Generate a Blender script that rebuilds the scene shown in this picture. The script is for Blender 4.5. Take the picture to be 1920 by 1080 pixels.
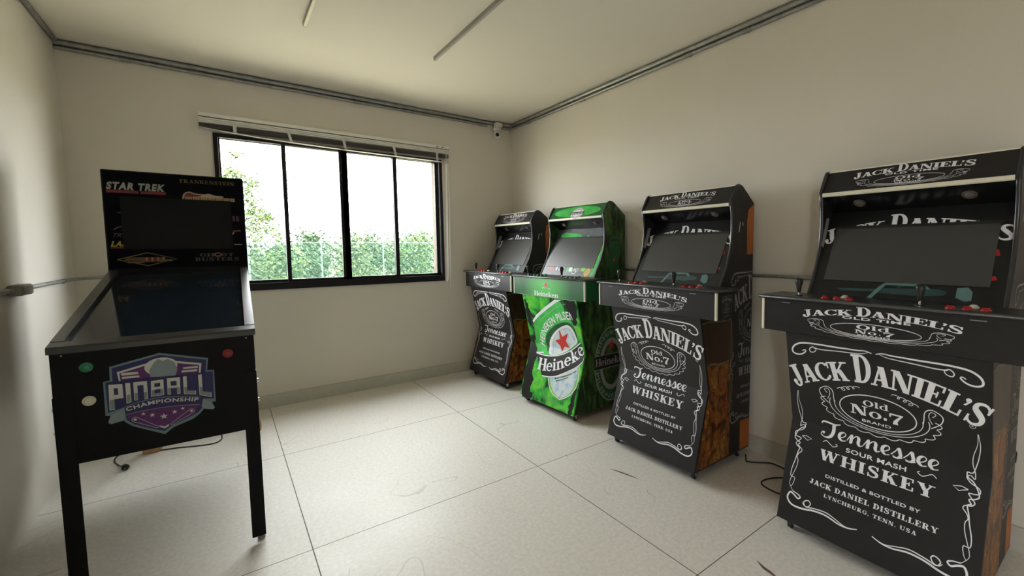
import bpy, math, random
from mathutils import Vector, Matrix
random.seed(7)
for o in list(bpy.data.objects): bpy.data.objects.remove(o)
SC = bpy.context.scene
COL = SC.collection
PI = math.pi

# ---------------------------------------------------------------- camera
RW, RH = 1920.0, 1080.0
CAM = Vector((-2.6585, -4.6177, 1.345))
F_PX, YAW, PITCH, ROLL, PPX, PPY = 836.9331, .6816, -.0718, -.0076, 136.5682, -14.4322
fw = Vector((math.sin(YAW)*math.cos(PITCH), math.cos(YAW)*math.cos(PITCH), math.sin(PITCH)))
rt = Vector((math.cos(YAW), -math.sin(YAW), 0))
up = rt.cross(fw)
r2 = rt*math.cos(ROLL) + up*math.sin(ROLL)
u2 = -rt*math.sin(ROLL) + up*math.cos(ROLL)
cd = bpy.data.cameras.new('camera'); cam = bpy.data.objects.new('camera', cd); COL.objects.link(cam)
cd.sensor_width = 36.0; cd.lens = F_PX/RW*36.0
cd.shift_x = -PPX/RW; cd.shift_y = PPY/RW
cd.clip_start = .02; cd.clip_end = 300
m = Matrix((r2, u2, -fw)).transposed().to_4x4(); m.translation = CAM
cam.matrix_world = m
SC.camera = cam

SUN_X, SUN_Y, SUN_Z, GLOW = .855, .43, .29, .15
# ---------------------------------------------------------------- world (flat white overcast sky) and exposure
wd = bpy.data.worlds.new('overcast_sky'); SC.world = wd; wd.use_nodes = True
bg = wd.node_tree.nodes['Background']; bg.inputs[0].default_value = (.985, .985, 1.0, 1); bg.inputs[1].default_value = 1.0
# the cloud is brighter round the hidden sun, off to the right of the window
wn = wd.node_tree; wl = wn.links.new
w_tc = wn.nodes.new('ShaderNodeTexCoord'); w_d = wn.nodes.new('ShaderNodeVectorMath'); w_d.operation = 'DOT_PRODUCT'
sd = Vector((SUN_X, SUN_Y, SUN_Z)).normalized(); w_d.inputs[1].default_value = sd; wl(w_tc.outputs['Generated'], w_d.inputs[0])
w_m = wn.nodes.new('ShaderNodeMath'); w_m.operation = 'MAXIMUM'; w_m.inputs[1].default_value = 0; wl(w_d.outputs['Value'], w_m.inputs[0])
w_p = wn.nodes.new('ShaderNodeMath'); w_p.operation = 'POWER'; w_p.inputs[1].default_value = 16; wl(w_m.outputs[0], w_p.inputs[0])
w_a = wn.nodes.new('ShaderNodeMath'); w_a.operation = 'MULTIPLY_ADD'; w_a.inputs[1].default_value = GLOW; w_a.inputs[2].default_value = 1.0; wl(w_p.outputs[0], w_a.inputs[0]); wl(w_a.outputs[0], bg.inputs[1])
SC.view_settings.view_transform = 'Standard'; SC.view_settings.look = 'None'
SC.view_settings.gamma = 1.0; SC.view_settings.use_curve_mapping = False
SC.view_settings.exposure = EXPOSURE = 4.53
cy = SC.cycles
cy.max_bounces = 10; cy.diffuse_bounces = 7; cy.glossy_bounces = 4; cy.transparent_max_bounces = 16
cy.sample_clamp_indirect = 6.0; cy.caustics_reflective = False; cy.caustics_refractive = False
# daylight comes through the window opening: a portal guides the sampling of the sky there
la = bpy.data.lights.new('window_portal', 'AREA'); la.shape = 'RECTANGLE'; la.size = 1.9; la.size_y = 1.3
la.cycles.is_portal = True
lo = bpy.data.objects.new('window_portal', la); COL.objects.link(lo); lo.location = (-1.75, .26, 1.65); lo.rotation_euler = (-PI/2, 0, 0)
DY0, DY1, DZ1 = -5.70, -5.46, 2.1             # slit added in the left wall, behind the camera, for fill daylight
la2 = bpy.data.lights.new('fill_slit_portal', 'AREA'); la2.shape = 'RECTANGLE'; la2.size = DY1-DY0; la2.size_y = DZ1
la2.cycles.is_portal = True
lo2 = bpy.data.objects.new('fill_slit_portal', la2); COL.objects.link(lo2); lo2.location = (-3.63, (DY0+DY1)/2, DZ1/2); lo2.rotation_euler = (PI/2, 0, -PI/2)

# ---------------------------------------------------------------- materials
def lin(c): return tuple((x/12.92 if x <= .04045 else ((x+.055)/1.055)**2.4) for x in c)
def s8(r, g, b): return lin((r/255, g/255, b/255))
MATS = {}
def mat(name, col, rough=.6, metal=0., spec=.5, var=0., vscale=8., bump=0., bscale=60., coat=0.):
    """Principled with a faint procedural noise in the colour and the surface."""
    if name in MATS: return MATS[name]
    m = bpy.data.materials.new(name); m.use_nodes = True; nt = m.node_tree; b = nt.nodes['Principled BSDF']
    b.inputs['Roughness'].default_value = rough; b.inputs['Metallic'].default_value = metal
    b.inputs['Specular IOR Level'].default_value = spec; b.inputs['Coat Weight'].default_value = coat
    b.inputs['Base Color'].default_value = (*col, 1)
    if var or bump:
        tc = nt.nodes.new('ShaderNodeTexCoord')
    if var:
        n = nt.nodes.new('ShaderNodeTexNoise'); n.inputs['Scale'].default_value = vscale; n.inputs['Detail'].default_value = 4
        nt.links.new(tc.outputs['Object'], n.inputs['Vector'])
        r = nt.nodes.new('ShaderNodeValToRGB'); r.color_ramp.elements[0].position = .3; r.color_ramp.elements[1].position = .7
        r.color_ramp.elements[0].color = (*[max(0, c*(1-var)) for c in col], 1); r.color_ramp.elements[1].color = (*[min(1, c*(1+var)) for c in col], 1)
        nt.links.new(n.outputs['Fac'], r.inputs[0]); nt.links.new(r.outputs[0], b.inputs['Base Color'])
    if bump:
        n2 = nt.nodes.new('ShaderNodeTexNoise'); n2.inputs['Scale'].default_value = bscale; n2.inputs['Detail'].default_value = 3
        nt.links.new(tc.outputs['Object'], n2.inputs['Vector'])
        bp = nt.nodes.new('ShaderNodeBump'); bp.inputs['Strength'].default_value = bump; bp.inputs['Distance'].default_value = .002
        nt.links.new(n2.outputs['Fac'], bp.inputs['Height']); nt.links.new(bp.outputs[0], b.inputs['Normal'])
    MATS[name] = m
    return m
def ramp_mat(name, stops, scale=(6, 6, 6), detail=6, rough=.35, distort=0., kind='noise', coat=0.):
    """Printed artwork: a noise run through a colour ramp."""
    m = bpy.data.materials.new(name); m.use_nodes = True; nt = m.node_tree; b = nt.nodes['Principled BSDF']
    b.inputs['Roughness'].default_value = rough; b.inputs['Coat Weight'].default_value = coat
    tc = nt.nodes.new('ShaderNodeTexCoord'); mp = nt.nodes.new('ShaderNodeMapping'); mp.inputs['Scale'].default_value = scale
    nt.links.new(tc.outputs['Object'], mp.inputs['Vector'])
    n = nt.nodes.new('ShaderNodeTexNoise'); n.inputs['Scale'].default_value = 1; n.inputs['Detail'].default_value = detail; n.inputs['Distortion'].default_value = distort
    nt.links.new(mp.outputs[0], n.inputs['Vector'])
    r = nt.nodes.new('ShaderNodeValToRGB'); e = r.color_ramp.elements
    while len(e) < len(stops): e.new(.5)
    for i, (p, c) in enumerate(stops): e[i].position = p; e[i].color = (*c, 1)
    nt.links.new(n.outputs['Fac'], r.inputs[0]); nt.links.new(r.outputs[0], b.inputs['Base Color'])
    MATS[name] = m
    return m
M_wall = mat('wall_paint', (.74, .702, .635), .85, var=.02, vscale=1.5, bump=.15, bscale=180)
M_ceil = mat('ceiling_paint', (.825, .79, .71), .9, var=.015, vscale=1.2)
M_base = mat('skirting_tile', (.56, .55, .49), .45, var=.05, vscale=30)
M_galv = mat('galvanised_steel', (.34, .345, .33), .42, .75, var=.18, vscale=25)
M_galv_d = mat('dull_cast_aluminium', (.28, .28, .26), .5, .6, var=.15, vscale=40)
M_frame = mat('black_aluminium', (.008, .0075, .009), .45, spec=.25, var=.1, vscale=20)
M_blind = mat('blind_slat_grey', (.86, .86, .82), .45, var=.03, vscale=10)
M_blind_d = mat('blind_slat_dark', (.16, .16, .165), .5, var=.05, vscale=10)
M_cord = mat('white_cord', (.7, .7, .68), .7, var=.05)
M_black = mat('black_laminate', (.008, .009, .010), .4, spec=.35, var=.2, vscale=30, bump=.08, bscale=300)
M_vinyl = mat('black_vinyl_print', (.0175, .0165, .0175), .45, spec=.35, var=.12, vscale=20)
M_white = mat('white_print', (.84, .85, .90), .45, var=.02, vscale=30)
M_greyink = mat('grey_print', (.30, .30, .30), .5, var=.05)
M_trim = mat('ivory_light_strip', (.80, .77, .64), .4, var=.02)
M_edge = mat('black_edge_trim', (.03, .03, .035), .22, var=.1)
M_deck = mat('deck_laminate', (.022, .022, .024), .3, var=.1, vscale=25)
M_chrome = mat('bright_metal', (.6, .6, .6), .22, 1., var=.05)
M_rubber = mat('black_plastic', (.012, .012, .013), .4, var=.1)
M_screen = mat('dark_screen', (.046, .047, .046), .36, var=.03, vscale=4)
M_red = mat('red_button', (.42, .012, .015), .25, var=.04)
M_greenb = mat('green_button', (.02, .20, .10), .25, var=.04)
M_whiteb = mat('white_button', (.62, .60, .50), .3, var=.03)
M_speaker = mat('grey_speaker_cone', (.14, .14, .14), .6, var=.1)
M_ring = mat('brown_speaker_ring', (.10, .07, .05), .5, var=.1)
M_teal = mat('teal_print', (.018, .06, .065), .4, var=.15, vscale=30)
M_teal2 = mat('pale_teal_print', (.10, .20, .205), .4, var=.15, vscale=30)
M_orange = mat('orange_print', (.42, .115, .018), .5, var=.12, vscale=12)
M_gold = mat('gold_line_print', (.20, .155, .06), .5, var=.3, vscale=30)
M_wood = mat('raw_wood', (.42, .26, .12), .7, var=.2, vscale=20)
M_whisky = ramp_mat('whisky_glass_print', [(.34, (.012, .005, .002)), (.43, (.07, .018, .004)), (.50, (.30, .085, .010)), (.55, (.10, .03, .006)), (.60, (.42, .21, .035)), (.66, (.06, .022, .006)), (.74, (.50, .42, .26))], (7, 15, 8), 6, .4, 1.4)
M_amber = ramp_mat('dark_amber_print', [(.3, (.016, .008, .004)), (.6, (.05, .026, .012)), (.8, (.08, .05, .03))], (8, 8, 5), 4, .4)
M_splat = ramp_mat('green_splash_print', [(.30, (.004, .010, .006)), (.385, (.010, .05, .016)), (.425, (.02, .30, .035)), (.50, (.05, .50, .05)), (.565, (.17, .64, .05)), (.63, (.04, .45, .06)), (.69, (.012, .10, .025)), (.75, (.006, .02, .01))], (6, 8, 7), 12, .35, .35)
M_gside = ramp_mat('dark_green_print', [(.35, (.003, .009, .004)), (.48, (.012, .04, .01)), (.56, (.03, .10, .018)), (.66, (.075, .13, .035)), (.78, (.015, .05, .012))], (26, 26, 9), 7, .45, .5)
M_gbez = ramp_mat('grey_bezel_print', [(.35, (.06, .07, .075)), (.6, (.13, .14, .16)), (.75, (.10, .16, .13))], (5, 5, 5), 4, .4)
M_gart = mat('bright_green_print', (.06, .52, .09), .4, var=.25, vscale=14)
M_gart2 = mat('lime_print', (.18, .55, .05), .4, var=.25, vscale=14)
M_gdark = mat('bottle_green_print', (.008, .10, .03), .4, var=.2, vscale=14)
M_glabel = ramp_mat('frosty_label_print', [(.3, (.30, .52, .66)), (.5, (.62, .72, .80)), (.7, (.72, .76, .72))], (16, 16, 16), 4, .4)
M_starred = mat('red_print', (.62, .028, .02), .4, var=.08, vscale=12)
M_yel = mat('yellow_print', (.55, .38, .04), .45, var=.2, vscale=40)
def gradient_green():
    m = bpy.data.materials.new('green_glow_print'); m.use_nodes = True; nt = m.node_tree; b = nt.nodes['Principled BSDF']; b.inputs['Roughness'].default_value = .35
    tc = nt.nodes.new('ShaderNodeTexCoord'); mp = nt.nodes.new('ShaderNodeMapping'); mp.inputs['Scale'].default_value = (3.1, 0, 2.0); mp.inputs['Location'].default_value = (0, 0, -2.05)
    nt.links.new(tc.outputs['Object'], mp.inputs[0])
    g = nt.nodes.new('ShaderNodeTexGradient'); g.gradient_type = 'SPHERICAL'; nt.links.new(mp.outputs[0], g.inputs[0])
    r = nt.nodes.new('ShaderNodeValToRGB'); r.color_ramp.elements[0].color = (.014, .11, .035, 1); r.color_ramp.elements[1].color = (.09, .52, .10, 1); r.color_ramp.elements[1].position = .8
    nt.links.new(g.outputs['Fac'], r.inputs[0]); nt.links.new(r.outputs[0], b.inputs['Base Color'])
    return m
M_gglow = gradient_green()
def schlick(nt, f0, top):
    """reflectance of a thin pane, the same from both sides"""
    lw = nt.nodes.new('ShaderNodeLayerWeight'); lw.inputs['Blend'].default_value = .5
    p = nt.nodes.new('ShaderNodeMath'); p.operation = 'POWER'; p.inputs[1].default_value = 5; nt.links.new(lw.outputs['Facing'], p.inputs[0])
    a = nt.nodes.new('ShaderNodeMath'); a.operation = 'MULTIPLY_ADD'; a.inputs[1].default_value = top; a.inputs[2].default_value = f0; nt.links.new(p.outputs[0], a.inputs[0])
    return a.outputs[0]
def window_glass():
    m = bpy.data.materials.new('window_glass'); m.use_nodes = True; nt = m.node_tree; nt.nodes.remove(nt.nodes['Principled BSDF'])
    out = nt.nodes['Material Output']; t = nt.nodes.new('ShaderNodeBsdfTransparent'); g = nt.nodes.new('ShaderNodeBsdfGlossy'); g.inputs['Roughness'].default_value = .02
    t.inputs[0].default_value = (.96, .98, .97, 1)
    mx = nt.nodes.new('ShaderNodeMixShader'); nt.links.new(schlick(nt, .03, .55), mx.inputs[0]); nt.links.new(t.outputs[0], mx.inputs[1]); nt.links.new(g.outputs[0], mx.inputs[2]); nt.links.new(mx.outputs[0], out.inputs[0])
    return m
M_glass = window_glass()
def floor_mat():
    m = bpy.data.materials.new('floor_tile'); m.use_nodes = True; nt = m.node_tree; b = nt.nodes['Principled BSDF']; L = nt.links.new
    def N(t, **k):
        n = nt.nodes.new(t)
        for a, v in k.items(): setattr(n, a, v)
        return n
    def MA(op, a, bb=None):
        n = N('ShaderNodeMath', operation=op)
        for i, x in enumerate((a, bb)):
            if x is None: continue
            if isinstance(x, (int, float)): n.inputs[i].default_value = x
            else: L(x, n.inputs[i])
        return n.outputs[0]
    tc = N('ShaderNodeTexCoord'); sp = N('ShaderNodeSeparateXYZ'); L(tc.outputs['Object'], sp.inputs[0])
    def joint(s, off):
        a = MA('FRACT', MA('DIVIDE', MA('ADD', s, 1.207*0 + off), 1.2))
        d = MA('MINIMUM', a, MA('SUBTRACT', 1., a))
        return MA('LESS_THAN', d, .0021/1.2)
    j = MA('MAXIMUM', joint(sp.outputs[0], 1.207+12), joint(sp.outputs[1], 1.149+12))
    n1 = N('ShaderNodeTexNoise'); n1.inputs['Scale'].default_value = 55; n1.inputs['Detail'].default_value = 5; L(tc.outputs['Object'], n1.inputs['Vector'])
    r1 = N('ShaderNodeValToRGB'); r1.color_ramp.elements[0].position = .3; r1.color_ramp.elements[1].position = .72
    r1.color_ramp.elements[0].color = (.715, .685, .64, 1); r1.color_ramp.elements[1].color = (.845, .82, .775, 1); L(n1.outputs['Fac'], r1.inputs[0])
    n3 = N('ShaderNodeTexNoise'); n3.inputs['Scale'].default_value = 2.2; n3.inputs['Detail'].default_value = 3; L(tc.outputs['Object'], n3.inputs['Vector'])
    # fine curved scuff lines
    n4 = N('ShaderNodeTexNoise'); n4.inputs['Scale'].default_value = 1.7; n4.inputs['Detail'].default_value = 1.; n4.inputs['Distortion'].default_value = .6; L(tc.outputs['Object'], n4.inputs['Vector'])
    d4 = MA('ABSOLUTE', MA('SUBTRACT', n4.outputs['Fac'], .5)); sc = MA('LESS_THAN', d4, .0016)
    n5 = N('ShaderNodeTexNoise'); n5.inputs['Scale'].default_value = 3.1; L(tc.outputs['Object'], n5.inputs['Vector'])
    sc = MA('MULTIPLY', sc, MA('GREATER_THAN', n5.outputs['Fac'], .53))
    mx0 = N('ShaderNodeMixRGB'); mx0.inputs[2].default_value = (.42, .40, .37, 1); L(MA('MULTIPLY', sc, .45), mx0.inputs[0]); L(r1.outputs[0], mx0.inputs[1])
    mx = N('ShaderNodeMixRGB'); L(j, mx.inputs[0]); L(mx0.outputs[0], mx.inputs[1]); mx.inputs[2].default_value = (.11, .085, .07, 1)
    L(mx.outputs[0], b.inputs['Base Color'])
    rr = N('ShaderNodeMapRange'); rr.inputs['To Min'].default_value = .36; rr.inputs['To Max'].default_value = .60; L(n3.outputs['Fac'], rr.inputs[0])
    rg = MA('ADD', rr.outputs[0], MA('MULTIPLY', j, .3)); L(rg, b.inputs['Roughness'])
    b.inputs['Specular IOR Level'].default_value = .5
    return m
M_floor = floor_mat()

# ---------------------------------------------------------------- mesh builder
class MB:
    def __init__(s): s.v = []; s.f = []; s.mi = []; s.ms = []; s.sm = []
    def mat(s, m):
        if m not in s.ms: s.ms.append(m)
        return s.ms.index(m)
    def face(s, pts, m, smooth=False):
        n = len(s.v); s.v.extend([tuple(p) for p in pts]); s.f.append(tuple(range(n, n+len(pts)))); s.mi.append(s.mat(m)); s.sm.append(smooth)
    def grid(s, rows, m, smooth=True, close=False):
        """rows: list of equally long point rings -> quads between them"""
        n = len(s.v); k = len(rows[0])
        for r in rows: s.v.extend([tuple(p) for p in r])
        q = s.mat(m)
        for i in range(len(rows)-1):
            for j in range(k if close else k-1):
                a = n+i*k+j; b2 = n+i*k+(j+1) % k
                s.f.append((a, b2, b2+k, a+k)); s.mi.append(q); s.sm.append(smooth)
    def box(s, x0, y0, z0, x1, y1, z1, m, top=None):
        p = [(x, y, z) for z in (z0, z1) for y in (y0, y1) for x in (x0, x1)]
        for idx, mm in (((0, 2, 3, 1), m), ((4, 5, 7, 6), top or m), ((0, 1, 5, 4), m), ((2, 6, 7, 3), m), ((0, 4, 6, 2), m), ((1, 3, 7, 5), m)):
            s.face([p[i] for i in idx], mm)
    def rbox(s, x0, y0, z0, x1, y1, z1, m, b=.004):
        """box with bevelled vertical profile: chamfered all round"""
        lay = [(z0, b), (z0+b, 0), (z1-b, 0), (z1, b)]
        rows = []
        for z, i in lay:
            a0, a1, c0, c1 = x0+i, x1-i, y0+i, y1-i; k = b if i == 0 else b*.5
            rows.append([(a0+k, c0, z), (a1-k, c0, z), (a1, c0+k, z), (a1, c1-k, z), (a1-k, c1, z), (a0+k, c1, z), (a0, c1-k, z), (a0, c0+k, z)])
        s.grid(rows, m, False, True); s.face(rows[0][::-1], m); s.face(rows[-1], m)
    def prism_x(s, prof, x0, x1, m, mside=None):
        """profile in (y, z) extruded along x"""
        a = [(x0, y, z) for y, z in prof]; b = [(x1, y, z) for y, z in prof]
        s.face(a, mside or m); s.face(b[::-1], mside or m)
        for i in range(len(prof)):
            j = (i+1) % len(prof); s.face([a[i], b[i], b[j], a[j]], m)
    def tube(s, pts, r, m, n=8, cap=True, rad=None):
        pts = [Vector(p) for p in pts]; rows = []; up0 = None
        for i, p in enumerate(pts):
            t = (pts[min(i+1, len(pts)-1)]-pts[max(i-1, 0)])
            if t.length < 1e-9: t = Vector((0, 0, 1))
            t.normalize()
            if up0 is None:
                up0 = Vector((0, 0, 1)) if abs(t.z) < .9 else Vector((1, 0, 0))
            a = t.cross(up0)
            if a.length < 1e-6: a = t.cross(Vector((1, .3, 0)))
            a.normalize(); b = a.cross(t); up0 = b
            rr = rad[i] if rad else r
            rows.append([p+a*math.cos(2*PI*k/n)*rr+b*math.sin(2*PI*k/n)*rr for k in range(n)])
        s.grid(rows, m, True, True)
        if cap: s.face(rows[0], m); s.face(rows[-1][::-1], m)
    def lathe(s, prof, m, o=(0, 0, 0), ax=(0, 0, 1), n=16):
        """prof: (r, h) along axis ax from o"""
        ax = Vector(ax).normalized(); a = ax.cross(Vector((0, 0, 1)) if abs(ax.z) < .9 else Vector((1, 0, 0))).normalized(); b = ax.cross(a); o = Vector(o)
        rows = [[o+ax*h+(a*math.cos(2*PI*k/n)+b*math.sin(2*PI*k/n))*max(r, 1e-5) for k in range(n)] for r, h in prof]
        s.grid(rows, m, True, True); s.face(rows[0], m); s.face(rows[-1][::-1], m)
    def ball(s, c, r, m, n=14, sq=(1, 1, 1)):
        rows = [[(c[0]+sq[0]*r*math.sin(PI*i/(n//2))*math.cos(2*PI*k/n), c[1]+sq[1]*r*math.sin(PI*i/(n//2))*math.sin(2*PI*k/n), c[2]+sq[2]*r*math.cos(PI*i/(n//2))) for k in range(n)] for i in range(n//2+1)]
        s.grid(rows, m, True, True)
    def decal(s, polys, mp, m, layer=1, knee=None, xclip=None):
        """2-D polygons printed on a surface: mp(u, w, lift) -> point"""
        for i, pl in enumerate(polys):
            parts = [pl]; lift = .0004*layer+(i % 48)*3.5e-6
            if knee is not None: parts = [q for q in (clip(pl, 1, knee, 1), clip(pl, 1, knee, -1)) if len(q) > 2]
            if xclip is not None: parts = [q for q in (clip(p, 0, xclip, -1) for p in parts) if len(q) > 2]
            for p in parts: s.face([mp(a, b, lift) for a, b in p], m)
    def build(s, name, parent=None, merge=True):
        me = bpy.data.meshes.new(name); me.from_pydata(s.v, [], s.f)
        for m in s.ms: me.materials.append(m)
        me.polygons.foreach_set('material_index', s.mi); me.polygons.foreach_set('use_smooth', s.sm)
        me.update(); me.validate()
        o = bpy.data.objects.new(name, me); COL.objects.link(o)
        if parent: o.parent = parent
        return o
def clip(poly, ax, val, sgn):
    out = []
    for i in range(len(poly)):
        a, b = poly[i], poly[(i+1) % len(poly)]; da, db = sgn*(a[ax]-val), sgn*(b[ax]-val)
        if da >= 0: out.append(a)
        if (da > 0 > db) or (da < 0 < db):
            t = da/(da-db); out.append((a[0]+(b[0]-a[0])*t, a[1]+(b[1]-a[1])*t))
    return out
def thing(name, label, cat, loc=(0, 0, 0), rz=0., group=None):
    o = bpy.data.objects.new(name, None); COL.objects.link(o); o.location = loc; o.rotation_euler = (0, 0, rz); o.empty_display_size = .1
    return tag(o, label, cat, group)
def tag(o, label, cat, group=None, kind=None):
    o['label'] = label; o['category'] = cat
    if group: o['group'] = group
    if kind: o['kind'] = kind
    return o
def struct(o): o['kind'] = 'structure'; return o
def copy_tree(o, parent=None):
    c = o.copy(); COL.objects.link(c)
    if parent: c.parent = parent
    for ch in [x for x in o.children]: copy_tree(ch, c)
    return c

# ---------------------------------------------------------------- 2-D drawing: strokes and lettering
def spline(pts, n=6, closed=False):
    out = []; k = len(pts)
    for i in range(k if closed else k-1):
        g = (lambda j: pts[j % k]) if closed else (lambda j: pts[min(max(j, 0), k-1)])
        p0, p1, p2, p3 = g(i-1), g(i), g(i+1), g(i+2)
        for q in range(n):
            t = q/n
            out.append(tuple(.5*((2*p1[d])+(-p0[d]+p2[d])*t+(2*p0[d]-5*p1[d]+4*p2[d]-p3[d])*t*t+(-p0[d]+3*p1[d]-3*p2[d]+p3[d])*t**3) for d in (0, 1)))
    out.append(pts[0] if closed else pts[-1])
    return out
def ribbon(pts, w):
    """w: width or function of (parameter 0..1, direction angle)"""
    L = []; R = []; n = len(pts)
    for i, p in enumerate(pts):
        a, b = pts[max(i-1, 0)], pts[min(i+1, n-1)]; dx, dy = b[0]-a[0], b[1]-a[1]; l = math.hypot(dx, dy) or 1.
        ww = (w(i/(n-1), math.atan2(dy, dx)) if callable(w) else w)*.5
        L.append((p[0]-dy/l*ww, p[1]+dx/l*ww)); R.append((p[0]+dy/l*ww, p[1]-dx/l*ww))
    return [[L[i], R[i], R[i+1], L[i+1]] for i in range(n-1)]
def rect2(x0, y0, x1, y1, k=1):
    return [[(x0, y0+(y1-y0)*i/k), (x1, y0+(y1-y0)*i/k), (x1, y0+(y1-y0)*(i+1)/k), (x0, y0+(y1-y0)*(i+1)/k)] for i in range(k)]
def diag(x0, y0, x1, y1, w, k=4):
    f = lambda t: (x0+(x1-x0)*t, y0+(y1-y0)*t); h = w/2
    return [[(f(i/k)[0]-h, f(i/k)[1]), (f(i/k)[0]+h, f(i/k)[1]), (f((i+1)/k)[0]+h, f((i+1)/k)[1]), (f((i+1)/k)[0]-h, f((i+1)/k)[1])] for i in range(k)]
def arc2(cx, cy, rx, ry, a0, a1, tx, ty, n=18):
    P = lambda a, q: (cx+(rx-tx*q)*math.cos(a), cy+(ry-ty*q)*math.sin(a)); o = []
    for i in range(n):
        a, b = math.radians(a0+(a1-a0)*i/n), math.radians(a0+(a1-a0)*(i+1)/n)
        o.append([P(a, 0), P(b, 0), P(b, 1), P(a, 1)])
    return o
def disc(cx, cy, r, n=14, ry=None): return [[(cx+r*math.cos(2*PI*i/n), cy+(ry or r)*math.sin(2*PI*i/n)) for i in range(n)]]
def star(cx, cy, r, ri=.42, rot=90, sx=1.):
    return [[(cx+sx*(r if i % 2 == 0 else r*ri)*math.cos(math.radians(rot+36*i)), cy+(r if i % 2 == 0 else r*ri)*math.sin(math.radians(rot+36*i))) for i in range(10)]]
T, t_, s_, o_ = .245, .08, .08, .09
def glyph(c):
    """slab serif letters, cap height 1 -> (advance, polygons)"""
    S = lambda x, y0=0, y1=1, w=T: rect2(x, y0, x+w, y1, 4)
    B = lambda x0, x1, y, h=s_: rect2(x0, y, x1, y+h)
    if c == 'I': return T+2*o_, S(o_)+B(0, T+2*o_, 0)+B(0, T+2*o_, 1-s_)
    if c == 'L': return .74, S(o_)+B(0, T+2*o_, 1-s_)+B(0, .72, 0)+rect2(.63, 0, .72, .34)
    if c == 'E': return .76, S(o_)+B(0, .72, 0)+B(0, .70, 1-s_)+B(.3, .5, .47)+rect2(.62, .70, .70, 1)+rect2(.64, 0, .72, .32)+rect2(.45, .36, .52, .66)
    if c == 'F': return .7, S(o_)+B(0, T+2*o_, 0)+B(0, .70, 1-s_)+B(.3, .5, .47)+rect2(.62, .70, .70, 1)
    if c == 'D': return .86, S(o_)+B(0, .42, 0)+B(0, .42, 1-s_)+arc2(.38, .5, .44, .5, -90, 90, .22, s_)
    if c == 'J': return .62, S(.30, .24)+B(.2, .62, 1-s_)+arc2(.27, .25, .24, .25, 180, 360, .16, .09)+disc(.12, .27, .11)
    if c == 'A': return .92, diag(.17, 0, .44, 1, .10)+diag(.70, 0, .46, 1, T+.02)+B(.22, .62, .28)+B(.02, .32, 0)+B(.50, .92, 0)
    if c == 'C': return .80, arc2(.44, .5, .44, .5, 42, 318, .22, s_)+rect2(.70, .66, .78, 1)+disc(.72, .24, .07)
    if c == 'G': return .88, arc2(.44, .5, .44, .5, 42, 325, .22, s_)+rect2(.70, .66, .78, 1)+rect2(.58, .05, .79, .46)+B(.48, .88, .42)
    if c == 'O': return .90, arc2(.45, .5, .45, .5, 0, 360, .22, s_, 24)
    if c == 'K': return .92, S(o_)+B(0, T+2*o_, 0)+B(0, T+2*o_, 1-s_)+diag(.32, .40, .70, 1, .10)+diag(.74, 0, .44, .60, T+.02)+B(.54, .88, 1-s_)+B(.54, .92, 0)
    if c == 'N': return .94, rect2(.10, 0, .19, 1, 4)+rect2(.74, 0, .83, 1, 4)+diag(.72, 0, .20, 1, T+.03)+B(0, .30, 0)+B(0, .24, 1-s_)+B(.64, .94, 1-s_)
    if c == 'H': return .98, S(o_)+S(.68)+B(0, .39, 0)+B(0, .39, 1-s_)+B(.59, .98, 0)+B(.59, .98, 1-s_)+B(.3, .68, .46)
    if c == 'S': return .74, ribbon(spline([(.62, .74), (.54, .90), (.36, .965), (.17, .86), (.18, .66), (.38, .52), (.58, .36), (.58, .15), (.38, .035), (.18, .09), (.08, .26)], 4), lambda q, a: .085+.14*math.exp(-((q-.5)/.22)**2))+rect2(.58, .66, .66, 1)+rect2(.05, 0, .13, .34)
    if c == 'R': return .92, S(o_)+B(0, .42, 0)+B(0, .42, 1-s_)+arc2(.40, .74, .34, .26, -90, 90, .2, s_)+B(.3, .42, .48)+diag(.72, 0, .46, .52, T)+B(.64, .92, 0)
    if c == 'B': return .82, S(o_)+B(0, .42, 0)+B(0, .42, 1-s_)+arc2(.40, .745, .32, .255, -90, 90, .2, s_)+arc2(.40, .275, .38, .275, -90, 90, .21, s_)+B(.3, .42, .49)
    if c == 'T': return .84, S(.315)+B(.2, .64, 0)+B(0, .84, 1-s_)+rect2(0, .66, .08, 1)+rect2(.76, .66, .84, 1)
    if c == 'U': return .94, S(o_, .28, 1)+rect2(.74, .28, .82, 1)+B(0, .39, 1-s_)+B(.62, .94, 1-s_)+arc2(.455, .30, .365, .30, 180, 360, .19, .10)
    if c == 'W': return 1.28, diag(.36, 0, .14, 1, T)+diag(.36, 0, .62, 1, .09)+diag(.86, 0, .62, 1, T)+diag(.86, 0, 1.12, 1, .09)+B(0, .36, 1-s_)+B(.46, .78, 1-s_)+B(.98, 1.28, 1-s_)
    if c == 'Y': return .92, diag(.45, .42, .17, 1, T+.02)+diag(.47, .42, .74, 1, .10)+S(.355, 0, .5)+B(.24, .68, 0)+B(0, .38, 1-s_)+B(.58, .92, 1-s_)
    if c == '7': return .72, B(.04, .70, .86, .14)+rect2(.04, .66, .12, 1)+ribbon(spline([(.62, .88), (.44, .52), (.34, .26), (.34, .0)], 4), lambda q, a: .10+.16*q)
    if c == '.': return .30, disc(.13, .10, .10)
    if c == ',': return .30, disc(.13, .10, .10)+diag(.10, -.16, .18, .06, .07)
    if c == "'": return .26, disc(.13, .90, .10)+diag(.08, .62, .18, .86, .08)
    if c == 'o': return .68, arc2(.33, .33, .33, .35, 0, 360, .18, .06, 20)
    if c == 'l': return .36, S(.08, 0, 1, .19)+B(0, .36, 0, .07)+B(0, .2, .93, .07)
    if c == 'd': return .76, arc2(.32, .33, .32, .35, 60, 300, .18, .06)+S(.46, 0, 1, .19)+B(.46, .76, 0, .07)+B(.36, .5, .93, .07)
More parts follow.
